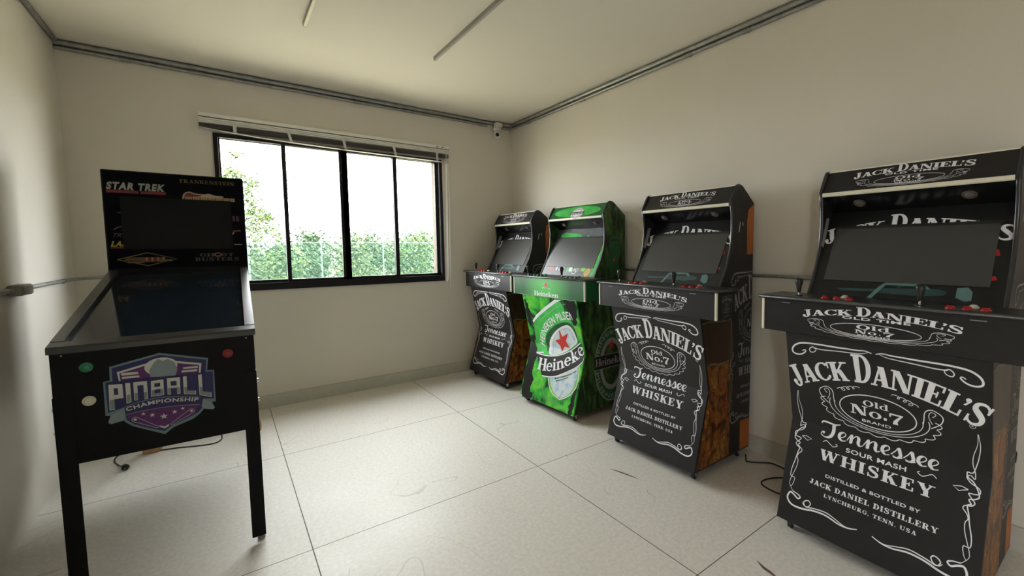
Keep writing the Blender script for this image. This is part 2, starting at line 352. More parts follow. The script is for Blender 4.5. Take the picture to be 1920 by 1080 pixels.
    if c == 'e': return .66, arc2(.33, .33, .33, .35, -8, 320, .18, .08)+B(.14, .62, .32, .08)
    if c == 'i': return .38, S(.09, 0, .66, .2)+B(0, .38, 0, .07)+B(0, .2, .6, .07)+disc(.19, .86, .11)
    if c == 'n': return .84, S(.09, 0, .66, .2)+S(.54, 0, .46, .2)+B(0, .38, 0, .07)+B(.46, .84, 0, .07)+B(0, .2, .6, .07)+arc2(.46, .42, .28, .26, 0, 150, .2, .09)
    if c == 'k': return .80, S(.09, 0, 1, .2)+B(0, .38, 0, .07)+B(0, .2, .93, .07)+diag(.24, .28, .56, .62, .10)+diag(.62, 0, .36, .42, .2)+B(.46, .74, .6, .07)+B(.46, .80, 0, .07)
    return .36, []
_sans = {}
def sans(text, bold=.0):
    """the built-in font turned into flat polygons, cap height 1 -> (width, polygons)"""
    if (text, bold) in _sans: return _sans[(text, bold)]
    cu = bpy.data.curves.new('lettering', 'FONT'); cu.body = text; cu.size = 1.0; cu.offset = bold; cu.resolution_u = 3; cu.space_character = 1.0+bold*4
    ob = bpy.data.objects.new('lettering', cu); COL.objects.link(ob)
    me = bpy.data.meshes.new_from_object(ob.evaluated_get(bpy.context.evaluated_depsgraph_get()))
    ps = [[(me.vertices[i].co.x, me.vertices[i].co.y) for i in p.vertices] for p in me.polygons]
    bpy.data.objects.remove(ob); bpy.data.curves.remove(cu); bpy.data.meshes.remove(me)
    xs = [q[0] for p in ps for q in p]; ys = [q[1] for p in ps for q in p]
    x0, h = min(xs), max(ys)-min(0, min(ys))*0
    r = ((max(xs)-x0)/h, [[((a-x0)/h, b/h) for a, b in p] for p in ps])
    _sans[(text, bold)] = r
    return r
def slab(text, gap=.07):
    x = 0; out = []
    for c in text:
        w, ps = glyph(c); out += [[(a+x, b) for a, b in p] for p in ps]; x += w+gap
    return x-gap, out
def fit(wp, x0, x1, y, h):
    """set a line of lettering between x0 and x1 on baseline y"""
    w, ps = wp; k = (x1-x0)/w
    return [[(x0+a*k, y+b*h) for a, b in p] for p in ps]
def on_path(wp, path, h, s0=0., s1=1., lift=0.):
    """lettering laid along a polyline (stretched to fill it)"""
    w, ps = wp; L = [0.]
    for i in range(1, len(path)): L.append(L[-1]+math.dist(path[i], path[i-1]))
    tot = L[-1]
    def P(s):
        s = min(max(s, 0), tot); i = max(k for k in range(len(L)-1) if L[k] <= s+1e-9); q = (s-L[i])/((L[i+1]-L[i]) or 1)
        a, b = path[i], path[i+1]
        return (a[0]+(b[0]-a[0])*q, a[1]+(b[1]-a[1])*q)
    out = []
    for p in ps:
        r = []
        for a, b in p:
            s = tot*(s0+(s1-s0)*a/w); c = P(s); e0, e1 = P(s-tot*.03), P(s+tot*.03); dx, dy = e1[0]-e0[0], e1[1]-e0[1]; l = math.hypot(dx, dy) or 1
            r.append((c[0]-dy/l*(b*h+lift), c[1]+dx/l*(b*h+lift)))
        out.append(r)
    return out
TR = {'swA': [(-.0074,.906),(-.0307,.9128),(-.0621,.9101),(-.099,.9097),(-.1467,.9086),(-.2064,.909),(-.2586,.9078),(-.3022,.9015),(-.3277,.8869),(-.3392,.8687),(-.3369,.8528),(-.3172,.8461),(-.2947,.8515),(-.2784,.866),(-.2823,.8732),(-.2936,.8666)],'swB': [(-.0177,.9091),(-.0446,.899),(-.081,.8952),(-.1378,.892),(-.1975,.8875),(-.2303,.8882),(-.2468,.8931),(-.2592,.8808),(-.2547,.8681),(-.2387,.8711),(-.2306,.8837),(-.2408,.8886)],'frA': [(-.3265,.6652),(-.326,.6233),(-.3155,.5779),(-.3134,.5421),(-.3213,.5061),(-.3216,.4874),(-.3094,.4964),(-.2981,.4889),(-.3111,.472),(-.3366,.46),(-.3397,.4437),(-.3258,.4371),(-.3094,.4347),(-.3165,.4227),(-.329,.4078),(-.3211,.3952),(-.3032,.3904),(-.298,.3792),(-.3102,.3644),(-.3155,.3486),(-.3083,.3329),(-.3111,.302),(-.3221,.2659),(-.3295,.2417),(-.3293,.2204),(-.3102,.1961)],'frB': [(-.3277,.6649),(-.3342,.621),(-.3306,.5735),(-.3212,.5275),(-.3133,.5062),(-.2984,.5051),(-.3023,.4877),(-.3177,.4777),(-.3315,.4571),(-.339,.433),(-.3276,.4202),(-.3116,.4134),(-.3196,.4),(-.3093,.3927),(-.3159,.3646),(-.3216,.3304),(-.3308,.2895),(-.3299,.2576),(-.3111,.2551),(-.3153,.2258),(-.3233,.2121)],'dia': [(-.3068,.4463),(-.2874,.4513),(-.2619,.4443),(-.28,.4332)],'blA': [(-.3102,.1961),(-.2845,.1907),(-.273,.1818),(-.2838,.1732),(-.3024,.1834),(-.3203,.1878),(-.3305,.1667),(-.3227,.1487),(-.3002,.1371),(-.256,.1393),(-.2043,.1513),(-.1531,.1537),(-.102,.1432),(-.0638,.1434),(-.0283,.1541)],'blB': [(-.2604,.1662),(-.2511,.1558),(-.2349,.1565),(-.2244,.1711),(-.2326,.182),(-.2471,.178),(-.254,.1669),(-.242,.1535),(-.2058,.1608),(-.1549,.1657),(-.1135,.1555),(-.0715,.1446),(-.0283,.1541)],'bzA': [(-.1041,1.1112),(-.0825,1.1141),(-.0384,1.1726),(.0905,1.1734),(.1018,1.164),(.1253,1.1645),(.0981,1.1846),(-.0385,1.1857),(-.0617,1.1682)],'bzB': [(-.2375,1.1493),(-.0695,1.1539),(-.0726,1.1435),(-.2163,1.1386)],'bzC': [(-.0542,1.1585),(.1479,1.1671),(.1811,1.1574),(.1699,1.1441),(.0833,1.1347),(-.0606,1.1384)],'bzD': [(.2088,1.1754),(.2423,1.1796),(.2582,1.1629),(.2581,1.1302),(.238,1.1258),(.2081,1.1391)],'bzE': [(.0031,1.1622),(.0274,1.1939),(.0509,1.1767)],'bzR': [(.286,1.3289),(.3102,1.3288),(.3196,1.304),(.3014,1.3014)],'bzR2': [(.279,1.2208),(.3157,1.2259),(.3213,1.2114),(.2805,1.2044)],'inA': [(.3557,1.4863),(.3879,1.487),(.3345,1.335),(.3057,1.3501)],'inA2': [(.3485,1.4792),(.3586,1.4844),(.3156,1.3847),(.2957,1.3748)],'gArc': [(-.2688,.6946),(-.2751,.7188),(-.1982,.7802),(-.0553,.8591),(.0975,.9353),(.1881,.94),(.109,.9107),(-.0199,.8484),(-.147,.7815),(-.2328,.727)],'gArc2': [(-.2354,.5169),(-.25,.5905),(-.2319,.6681),(-.1863,.7172),(-.1431,.7437)],'gInner': [(-.0688,.4503),(-.0827,.5292),(-.0426,.5965),(.0435,.6688),(.1484,.7207),(.2225,.736),(.2705,.7058),(.2955,.6531),(.2999,.6087),(.2198,.5527),(.133,.5033),(.0526,.4707)],'gInner2': [(-.0383,.46),(-.0537,.5218),(-.0161,.5885),(.0595,.6592),(.1499,.7094),(.2148,.7226),(.2559,.6981),(.2781,.6505),(.2812,.6114),(.2145,.5662),(.1213,.5124),(.0494,.4801)],'gDark': [(-.1167,.4883),(-.1266,.5592),(-.0946,.6192),(-.0083,.6854),(.1183,.7428),(.2284,.7594),(.2879,.7249),(.3084,.6719),(.3013,.6146),(.2955,.6531),(.2705,.7058),(.2225,.736),(.1484,.7207),(.0435,.6688),(-.0426,.5965),(-.0827,.5292),(-.0726,.4611)],'gStar': [(.0899,.6869),(.1197,.628),(.2012,.6688),(.1584,.5978),(.1928,.5423),(.1285,.5473),(.0822,.495),(.0678,.5449),(.0099,.5792),(.0795,.6031)],'gPil': [(-.1577,.505),(-.1348,.5826),(-.0736,.6586),(.0197,.7188),(.1238,.7637),(.218,.7863),(.2854,.7831)],'gTiny': [(-.1206,.7524),(-.045,.7939),(.0329,.8345),(.0963,.864),(.1753,.8914),(.2311,.9049)],'gTinyB': [(-.0279,.4854),(-.035,.537),(.0005,.597),(.0666,.6514),(.1398,.6879),(.2054,.7025),(.2427,.6793),(.2635,.6427),(.2695,.6152)],'gBandT': [(-.2495,.4348),(-.1728,.4306),(-.0988,.4339),(-.0386,.4411),(.0187,.4526),(.0734,.4678),(.1254,.4872),(.1747,.5117),(.228,.5384),(.2816,.5709),(.3447,.6115)],'gBandB': [(-.1084,.2685),(-.0416,.2736),(.0071,.2816),(.0627,.2959),(.1063,.3129),(.165,.3396),(.2213,.369),(.2762,.3983),(.3209,.4276),(.3548,.4606),(.383,.4962)],'gTxt': [(-.191,.2952),(-.1133,.2968),(-.033,.3077),(.0423,.326),(.1133,.3498),(.1792,.3828),(.2426,.4176),(.2883,.4458),(.3307,.4815),(.3616,.5093),(.3924,.5357)],'gLow': [(-.0203,.2719),(.0018,.2242),(.0295,.1889),(.0856,.1578),(.1746,.1402),(.2329,.1637),(.2937,.2031),(.3375,.2629),(.3468,.3313),(.3305,.4254),(.2791,.3893),(.2167,.3545),(.1425,.3207),(.0735,.2934)],'gLow2': [(.0081,.2729),(.0274,.2297),(.0576,.1951),(.1076,.1658),(.1751,.1529),(.2295,.1741),(.278,.2095),(.3141,.266),(.326,.3269),(.3136,.4083),(.2728,.3807),(.2181,.3502),(.144,.3164),(.0748,.2895)],'gLowTxt1': [(.0661,.286),(.1449,.3137),(.2199,.3448),(.3056,.391)],'gLowTxt2': [(.0823,.2677),(.1516,.2937),(.226,.3261)],'gDash': [(-.2517,.4407),(-.1499,.4574),(-.1445,.4484),(-.24,.4275)],'gbTop': [(-.2928,1.4691),(-.2294,1.4859),(-.0128,1.4663),(.0208,1.4359),(-.0967,1.4285),(-.255,1.4246)],'gbTop2': [(.0762,1.454),(.1056,1.4532),(.1099,1.4338),(.0805,1.4345)],'gbR': [(.2798,1.3929),(.3248,1.3602),(.3121,1.3238),(.2755,1.3056)],'gbR2': [(.2941,1.2965),(.328,1.3238),(.3595,1.2167),(.3394,1.1368),(.2971,1.1175),(.2863,1.1704)],'gbL': [(-.2646,1.3396),(-.2537,1.2989),(-.259,1.2334),(-.2756,1.2331),(-.2808,1.3141)],'gb1': [(-.0274,1.1873),(.0521,1.1931),(.0648,1.1495),(-.0165,1.1468)],'gb2': [(.0679,1.187),(.1496,1.1891),(.1393,1.1475),(.0721,1.1498)],'gb3': [(.162,1.1922),(.2312,1.194),(.2062,1.1543),(.1619,1.1574)],'gbWhite': [(.0101,1.1883),(.0533,1.1913),(.0502,1.149),(.0161,1.1507)],'gbOr': [(.2271,1.1776),(.2651,1.1832),(.2914,1.1616),(.2787,1.1256),(.237,1.115),(.2143,1.141)],'gbTx1': [(-.2696,1.1881),(-.2449,1.1887),(-.173,1.1561),(-.2376,1.1541)],'gbTx2': [(-.1651,1.1877),(-.1461,1.1881),(-.1507,1.152),(-.173,1.1561)],'gbTx3': [(-.1271,1.1886),(-.1114,1.189),(-.1098,1.1533),(-.1286,1.1527)],'gbTx4': [(-.068,1.1901),(-.0497,1.1906),(-.0739,1.1516),(-.0912,1.1539)],'gcStar': [(-.0015,1.0746),(.0467,1.0536),(.0317,1.0184)],'gcTxt': [(-.1661,.9901),(.1598,.9888),(-.1556,.9506),(.1558,.9549)],'gmE': [(-.0705,1.6279),(.1105,1.6556),(.0553,1.591),(-.0091,1.6888)],'gsLab': [(.2046,.5863),(.2521,.6711),(.328,.7001),(.2016,.2194),(.2609,.1315),(.3767,.0997),(.1952,.4782),(.198,.3769)],'gsStar': [(.3632,.542),(.3983,.5006),(.3333,.5157),(.3655,.4776)],'gsTxt': [(.2072,.4533),(.2068,.4028),(.4646,.4084),(.4712,.3639)],'gsUp': [(.382,1.4384),(.4784,1.4361),(.3626,1.3342),(.3758,1.1446),(.4579,1.1411),(.4783,1.3882),(.4146,1.2488)],'glTop': [(.0865,.6409),(.308,.6399)],'glRim': [(.008,.9156),(.0809,.9209),(.3258,.9034),(.32,.8125),(.3114,.6393)],'slash': [(.3972,1.4963),(.3839,1.4352),(.4259,1.4938),(.4254,1.4756)],'orange': [(.476,1.301),(.4712,1.5055),(.4878,1.5748),(.5504,1.6243),(.5783,1.6084),(.5622,1.2998)],'pOut': [(-.1734,.8384),(-.1545,.8417),(-.1537,.895),(-.0088,.929),(.1426,.8841),(.137,.8318),(.1599,.8286),(.1585,.6895),(.1454,.6885),(.1542,.6633),(.148,.6562),(.1183,.6658),(.1046,.648),(.0826,.6305),(.0184,.609),(-.0094,.5866),(-.062,.6188),(-.1007,.6433),(-.1193,.6622),(-.126,.6728),(-.1599,.6672),(-.1689,.6747),(-.1604,.7005),(-.1743,.7039)],'pIn': [(-.1678,.8339),(-.1476,.8376),(-.147,.8887),(-.0092,.9208),(.1365,.8775),(.1309,.8253),(.1547,.823),(.1533,.7022),(.1178,.7099),(.116,.6759),(.1008,.6565),(.0777,.643),(.0136,.6177),(-.01,.5997),(-.0615,.6278),(-.0978,.6515),(-.1163,.6721),(-.1201,.6908),(-.1205,.7262),(-.1666,.7142)],'pW1': [(-.1338,.8708),(-.0103,.9019),(.1203,.865),(.1153,.8243),(.1097,.8253),(.1115,.8589),(-.0107,.894),(-.127,.8643),(-.1252,.8343),(-.13,.8335)],'pP1': [(-.1259,.8634),(-.0108,.8933),(.1109,.8583),(.1083,.8256),(-.1216,.8336)],'pBand': [(-.1667,.8337),(.1552,.8229),(.1533,.7022),(.1127,.7224),(.047,.7382),(-.0189,.7468),(-.0827,.7426),(-.1203,.7297),(-.1666,.7142)],'pBall': [(-.0553,.8728),(.0439,.8556),(-.0047,.9093),(-.0092,.8285)],'pBall2': [(-.0419,.8633),(-.0262,.8929),(-.0127,.9051),(-.0003,.8941),(.0158,.9006),(.036,.8827),(.0429,.8521),(.0357,.8276),(-.0039,.8293),(-.0398,.8342),(-.0415,.8489)],'pBars': [(-.1222,.8652),(-.0747,.862),(-.074,.853),(-.1216,.8546),(-.1219,.8494),(-.0718,.8472),(-.071,.8393),(-.1199,.8414),(.0602,.8572),(.1071,.8559),(.1075,.8472),(.0607,.8497),(.056,.8442),(.105,.842),(.1045,.833),(.055,.8359)],'pRib': [(-.1205,.7262),(-.0829,.7391),(-.019,.745),(.0469,.7357),(.1084,.7195),(.1053,.6879),(.0448,.6977),(-.0214,.7017),(-.0851,.7002),(-.1199,.6943)],'pRibT': [(-.1154,.7091),(-.0843,.7151),(-.0461,.7208),(-.0073,.7205),(.0323,.7165),(.0729,.7102),(.1004,.703)],'pPur': [(-.1153,.6896),(-.0852,.6985),(-.0214,.7006),(.0448,.6966),(.1038,.6863),(.0899,.6629),(.0806,.6461),(.0194,.6273),(-.0092,.6142),(-.0258,.6222),(-.0951,.6561)],'pStars': [(-.0683,.6873),(-.0429,.6765),(-.0086,.6631),(.0247,.6744),(.0509,.6832)],'pFlL': [(-.093,.67),(-.0309,.6235)],'pFlR': [(.0775,.6658),(.014,.625)],'pV': [(-.0254,.6294),(-.0089,.6197),(.0061,.627),(.0029,.6174),(-.0093,.6117),(-.0219,.6212)],'pTL': [(-.1689,.6747),(-.1604,.7005),(-.1417,.7136),(-.1209,.7193),(-.1201,.6908),(-.1259,.6745),(-.1599,.6672)],'pTR': [(.1178,.7099),(.1454,.6885),(.1542,.6633),(.148,.6562),(.1183,.6658),(.1104,.6772)],'pL': {'P': [(-.159,.8253),(-.1211,.8213),(-.123,.7761),(-.1483,.7239),(-.1614,.7234)],'I': [(-.1125,.8231),(-.0992,.8223),(-.0995,.7428),(-.1136,.7406)],'n': [(-.0905,.8224),(-.0507,.8201),(-.051,.7464),(-.0911,.748)],'B': [(-.0394,.8179),(-.0019,.8181),(-.0034,.7526),(-.0423,.7525)],'A': [(.0087,.8197),(.0486,.8178),(.047,.7476),(.0076,.7514)],'L': [(.0581,.8179),(.0709,.8166),(.0977,.7464),(.0959,.7336),(.0577,.7435)],'l': [(.1064,.8165),(.1199,.8159),(.1463,.7345),(.146,.7115),(.1069,.7293)]},'pBtn': [(-.2139,.9041),(-.2138,.773)],'pBtnR': [(.2099,.8946)],'pScrew': [(-.2726,.9754),(.2712,.9689)],'bScr': [(-.2469,1.6581),(.246,1.659),(-.2334,1.3629),(.2336,1.3599),(.0084,1.358),(.0222,1.6591)],'bST': [(-.3,1.7327),(-.0479,1.741),(-.3027,1.6875),(-.0536,1.68)],'bFr': [(.019,1.7818),(.3104,1.7973),(.0204,1.7626),(.3038,1.7761)],'bOr': [(.0294,1.7018),(.2924,1.7133),(.0272,1.6607),(.2883,1.6856),(.0398,1.7123),(.1979,1.7102)],'bTr': [(-.2967,1.4641),(-.2401,1.4373)],'bLA': [(-.2937,1.4061),(-.2394,1.3722),(-.2965,1.3572),(-.2378,1.3629)],'bDi': [(-.276,1.3033),(-.1518,1.337),(-.0241,1.2994),(-.1469,1.2605)],'bGh': [(.0747,1.3342),(.2475,1.3112),(.0581,1.3077),(.273,1.2688)],'b55': [(.24,1.5938),(.2839,1.5439)],'bRed': [(.2374,1.4874),(.2912,1.4677)],'bMisc': [(-.2628,1.57),(-.2391,1.5685),(.2374,1.3806),(.2924,1.3805),(.2383,1.453)]}

# ================================================================= the room
RWID, RH_, RDEP = 3.458, 2.761, 6.4
WX0, WX1, WZ0, WZ1 = -2.667, -.831, 1.013, 2.272        # window opening
b = MB(); b.box(-RWID, -RDEP, -.12, 0, 0, 0, M_floor); struct(b.build('floor'))
b = MB(); b.box(-RWID-.15, -RDEP-.15, RH_, .15, .22, RH_+.14, M_ceil); struct(b.build('ceiling'))
b = MB(); b.box(-RWID-.15, -RDEP-.15, -.12, -RWID, DY0, RH_, M_wall); b.box(-RWID-.15, DY1, -.12, -RWID, .22, RH_, M_wall); b.box(-RWID-.15, DY0, DZ1, -RWID, DY1, RH_, M_wall); b.box(-RWID-.15, DY0, -.12, -RWID, DY1, 0, M_base); struct(b.build('wall_left'))
b = MB(); b.box(0, -RDEP-.15, -.12, .15, .22, RH_, M_wall); struct(b.build('wall_right'))
b = MB(); b.box(-RWID, -RDEP-.15, -.12, 0, -RDEP, RH_, M_wall); struct(b.build('wall_front'))
b = MB()
b.box(-RWID, 0, -.12, WX0, .22, RH_, M_wall); b.box(WX1, 0, -.12, 0, .22, RH_, M_wall)
b.box(WX0, 0, -.12, WX1, .22, WZ0, M_wall); b.box(WX0, 0, WZ1, WX1, .22, RH_, M_wall)
struct(b.build('wall_back'))
def skirting(name, x0, y0, x1, y1):
    b = MB(); b.box(x0, y0, 0, x1, y1, .108, M_base); b.box(x0+.001, y0+.001, .108, x1-.001, y1-.001, .111, M_base); struct(b.build(name))
skirting('baseboard_back', -RWID, -.012, 0, 0)
skirting('baseboard_right', -.012, -RDEP, 0, -.012)

# ---------------------------------------------------------------- window
win = thing('window_1', 'black framed sliding window of four panes in the back wall', 'window', ((WX0+WX1)/2, 0, WZ0)); win['kind'] = 'structure'
ox, oz = (WX0+WX1)/2, WZ0
def wb(b, x0, y0, z0, x1, y1, z1, mt): b.box(x0-ox, y0, z0-oz, x1-ox, y1, z1-oz, mt)
b = MB()
wb(b, WX0, -.014, WZ0, WX1, .07, WZ0+.045, M_frame); wb(b, WX0, -.014, WZ1-.03, WX1, .07, WZ1, M_frame)
wb(b, WX0, -.014, WZ0+.045, WX0+.026, .07, WZ1-.03, M_frame); wb(b, WX1-.026, -.014, WZ0+.045, WX1, .07, WZ1-.03, M_frame)
wb(b, WX0+.026, -.018, WZ0+.045, WX1-.026, -.010, WZ0+.060, M_frame)
b.build('frame', win)
for x0, x1, y, l, r in ((-2.641, -2.192, .044, .016, .03), (-2.222, -1.719, .012, .03, .045), (-1.788, -1.283, .012, .069, .035), (-1.318, -.857, .044, .035, .037)):
    b = MB(); z0, z1 = WZ0+.045, WZ1-.03
    wb(b, x0, y-.012, z0, x1, y+.012, 1.097, M_frame); wb(b, x0, y-.012, 2.24-.002, x1, y+.012, z1, M_frame)
    wb(b, x0, y-.012, 1.097, x0+l, y+.012, 2.238, M_frame); wb(b, x1-r, y-.012, 1.097, x1, y+.012, 2.238, M_frame)
    sash = b.build('sash', win)
    b = MB(); wb(b, x0+l, y-.002, 1.097, x1-r, y+.002, 2.238, M_glass); b.build('pane', sash)
b = MB(); wb(b, WX0+.0275, -.006, 1.10, WX0+.0305, .03, 2.235, M_chrome); wb(b, WX1-.0325, -.006, 1.10, WX1-.029, .03, 2.235, M_chrome); b.build('light_gap_strip', win)  # bright strips stand in for the light showing between frame and sash
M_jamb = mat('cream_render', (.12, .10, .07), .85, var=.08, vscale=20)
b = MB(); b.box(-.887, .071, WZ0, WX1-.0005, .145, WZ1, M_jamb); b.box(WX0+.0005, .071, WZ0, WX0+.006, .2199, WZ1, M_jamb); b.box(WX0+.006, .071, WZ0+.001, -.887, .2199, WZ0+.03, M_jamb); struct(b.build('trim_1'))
# safety net
M_net = mat('grey_net_cord', (.045, .05, .055), .8, var=.1)
b = MB(); px, pz, x0, z0, y = .089, .079, -2.74, .99, .232
nx, nz = 22, 18
for i in range(nx):
    for j in range(nz):
        for sx, sz in ((0, 0), (.5, .5)):
            c = Vector((x0+(i+sx)*px, y, z0+(j+sz)*pz))
            for d in (-1, 1):
                e = c+Vector((d*px/2, 0, pz/2)); h = (c+e)/2+Vector((0, .001, -.004))
                b.tube([c, h, e], .0015, M_net, 3, False)
            b.box(c.x-.010, c.y-.003, c.z-.004, c.x+.010, c.y+.003, c.z+.0015, M_net)
tag(b.build('safety_net'), 'grey diamond mesh safety net stretched outside the window panes', 'net')

# ---------------------------------------------------------------- venetian blind, drawn up
BX0, BX1 = -2.745, -.768
bl = thing('venetian_blind', 'grey venetian blind drawn up above the window', 'blind', ((BX0+BX1)/2, -.03, 2.40))
bo = Vector(((BX0+BX1)/2, -.03, 2.40))
def bb(b, x0, y0, z0, x1, y1, z1, mt): b.box(x0-bo.x, y0-bo.y, z0-bo.z, x1-bo.x, y1-bo.y, z1-bo.z, mt)
b = MB(); bb(b, BX0, -.055, 2.378, BX1, -.005, 2.408, M_blind); bb(b, BX0, -.0555, 2.376, BX1, -.052, 2.381, M_blind_d)
hr = b.build('headrail', bl)
b = MB(); bb(b, BX1-.13, -.0570, 2.388, BX1-.112, -.0545, 2.398, M_blind_d); b.build('cord_slot', hr)
b = MB(); bb(b, BX1-.075, -.0570, 2.388, BX1-.055, -.0545, 2.398, M_blind_d); b.build('cord_slot', hr)
for k in range(10):
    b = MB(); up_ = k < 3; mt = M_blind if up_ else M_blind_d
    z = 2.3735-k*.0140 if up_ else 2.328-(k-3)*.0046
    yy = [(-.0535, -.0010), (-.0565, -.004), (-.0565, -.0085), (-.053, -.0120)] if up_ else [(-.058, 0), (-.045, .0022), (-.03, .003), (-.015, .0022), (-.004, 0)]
    n = 20; q_ = lambda q: z-.006*(1-math.exp(-q*5))*(not up_)
    for q in range(n):
        xa, xb = BX0+(BX1-BX0)*q/n, BX0+(BX1-BX0)*(q+1)/n
        rows = [[(x-bo.x, a-bo.y, q_(w)+c-bo.z) for a, c in yy] for x, w in ((xa, q/n), (xb, (q+1)/n))]
        b.grid(rows, mt); rows2 = [[(p[0], p[1]+.0016*up_, p[2]-.0016*(not up_)) for p in r] for r in rows]; b.grid(rows2[::-1], mt)
        b.face([rows[0][0], rows[1][0], rows2[1][0], rows2[0][0]], mt); b.face([rows[0][-1], rows[1][-1], rows2[1][-1], rows2[0][-1]], mt)
    b.build('slat', bl)
b = MB(); n = 24; rows = []
for q in range(n+1):
    w = q/n; x = BX0+(BX1-BX0)*w-bo.x; z = 2.298-.048*(1-math.exp(-w*4.2))-bo.z
    rows.append([(x, -.060-bo.y, z), (x, -.060-bo.y, z-.0045), (x, -.005-bo.y, z-.0045), (x, -.005-bo.y, z)])
M_rail_b = mat('blind_rail_grey', (.50, .50, .48), .5, var=.03)
b.grid(rows, M_rail_b, False, True); b.face(rows[0], M_rail_b); b.face(rows[-1], M_rail_b); b.build('bottom_rail', bl)
# the dark closed stack between the light slats and the rail
for w in (.11, .29, .5, .72, .935):
    x = BX0+(BX1-BX0)*w-bo.x; z1 = 2.298-.048*(1-math.exp(-w*4.2))-bo.z; dx = .02 if .2 < w < .8 else 0
    b = MB(); b.face([(x-.007, -.0625-bo.y, 2.345-bo.z), (x+.007, -.0625-bo.y, 2.345-bo.z), (x+.007+dx, -.0635-bo.y, z1), (x-.007+dx, -.0635-bo.y, z1)], M_cord)
    b.face([(x-.011, -.0615-bo.y, 2.345-bo.z), (x+.011, -.0615-bo.y, 2.345-bo.z), (x+.011+dx, -.0625-bo.y, z1), (x-.011+dx, -.0625-bo.y, z1)], M_cord); b.build('ladder_tape', bl)
for xx, z1 in ((-.822, 1.02), (-.812, 1.03), (-.79, .965)):
    b = MB(); b.tube([(xx+.02-bo.x, -.058-bo.y, 2.39-bo.z), (xx+.012-bo.x, -.060-bo.y, 1.8-bo.z), (xx-bo.x, -.058-bo.y, z1-bo.z)], .0022, M_cord, 6)
    b.ball((xx-bo.x, -.058-bo.y, z1-.008-bo.z), .0065, M_cord, 8, (1, 1, 2)); b.build('pull_cord', bl)

# ---------------------------------------------------------------- conduits
def pipe_run(name, label, pts, r, couplings=(), straps=(), parent=None):
    o = thing(name, label, 'pipe', pts[0]); base = Vector(pts[0])
    b = MB(); b.tube([Vector(p)-base for p in pts], r, M_galv, 10); b.build('pipe', o)
    for p, d in couplings:
        p = Vector(p)-base; d = Vector(d)*.03; b = MB(); b.tube([p-d, p+d], r*1.22, M_galv_d, 10); q = d.normalized()
        b.tube([p-d*.5, p-d*.5+Vector((0, 0, -r*1.6))], r*.3, M_galv_d, 6); b.build('coupling', o)
    return o
ZU, ZL = 2.7405, 2.7085
pipe_run('conduit_pipe', 'thick steel conduit in the corner of ceiling and back wall', [(-RWID+.004, -.02, ZU), (-.16, -.02, ZU), (-.09, -.03, ZU), (-.045, -.07, ZU)], .0185)
pipe_run('conduit_pipe', 'thin steel conduit along the top of the back wall under the thick one',
         [(-RWID+.004, -.014, ZL), (-3.0, -.014, ZL), (-2.95, -.014, ZL-.003), (-1.0, -.014, ZL), (-.30, -.014, ZL)], .0125,
         [((-3.12, -.014, ZL), (1, 0, 0)), ((-1.62, -.014, ZL), (1, 0, 0)), ((-.38, -.014, ZL), (1, 0, 0))])
pipe_run('conduit_pipe', 'thick steel conduit in the corner of ceiling and right wall', [(-.02, -.075, ZU+.0005), (-.02, -RDEP+.01, ZU+.0005)], .0185)
pipe_run('conduit_pipe', 'thin steel conduit along the top of the right wall under the thick one',
         [(-.135, -.014, ZL), (-.08, -.018, ZL), (-.04, -.04, ZL), (-.018, -.08, ZL), (-.0135, -.14, ZL), (-.0135, -RDEP+.01, ZL)], .0125,
         [((-.0135, -.42, ZL), (0, 1, 0)), ((-.0135, -1.35, ZL), (0, 1, 0)), ((-.0135, -2.55, ZL), (0, 1, 0)), ((-.0135, -3.0, ZL), (0, 1, 0))])
pipe_run('conduit_pipe', 'steel conduit along the top of the left wall', [(-RWID+.0145, -.05, 2.7465), (-RWID+.0145, -RDEP+.01, 2.7465)], .0135)
pipe_run('conduit_pipe', 'waist-high steel conduit running along the right wall behind the arcade cabinets', [(-.0125, -.25, 1.163), (-.0125, -RDEP+.01, 1.163)], .0112,
         [((-.0125, -1.42, 1.163), (0, 1, 0)), ((-.0125, -3.9, 1.163), (0, 1, 0))])
lc = pipe_run('conduit_pipe', 'waist-high steel conduit bending from left wall to back wall behind the pinball machine',
              [(-RWID+.0125, -RDEP+.01, 1.163), (-RWID+.0125, -1.25, 1.163), (-RWID+.0125, -.30, 1.163), (-RWID+.02, -.17, 1.163), (-RWID+.055, -.08, 1.164), (-RWID+.13, -.03, 1.166), (-RWID+.24, -.0155, 1.168), (-2.95, -.0135, 1.168)], .0112,
              [((-RWID+.0125, -.33, 1.163), (0, 1, 0))])
b = MB(); bs = Vector((-RWID+.0125, -RDEP+.01, 1.163)); p = Vector((-RWID, -1.19, 1.163))-bs
b.rbox(p.x, p.y-.075, p.z-.026, p.x+.052, p.y+.075, p.z+.026, M_galv_d, .006); b.tube([p+Vector((.0125, -.1, 0)), p+Vector((.0125, .1, 0))], .016, M_galv_d, 10)
cb_ = b.build('junction_box', lc)
b = MB(); b.box(p.x+.052, p.y-.06, p.z-.02, p.x+.055, p.y+.06, p.z+.02, M_galv); b.build('cover_plate', cb_)
# wall screw below the right conduit
b = MB(); b.lathe([(.009, 0), (.009, .004), (.005, .007), (.0, .008)], M_chrome, (0, -3.119, 1.03), (-1, 0, 0), 10); tag(b.build('wall_screw'), 'small bright screw head in the right wall beside the third cabinet', 'screw')

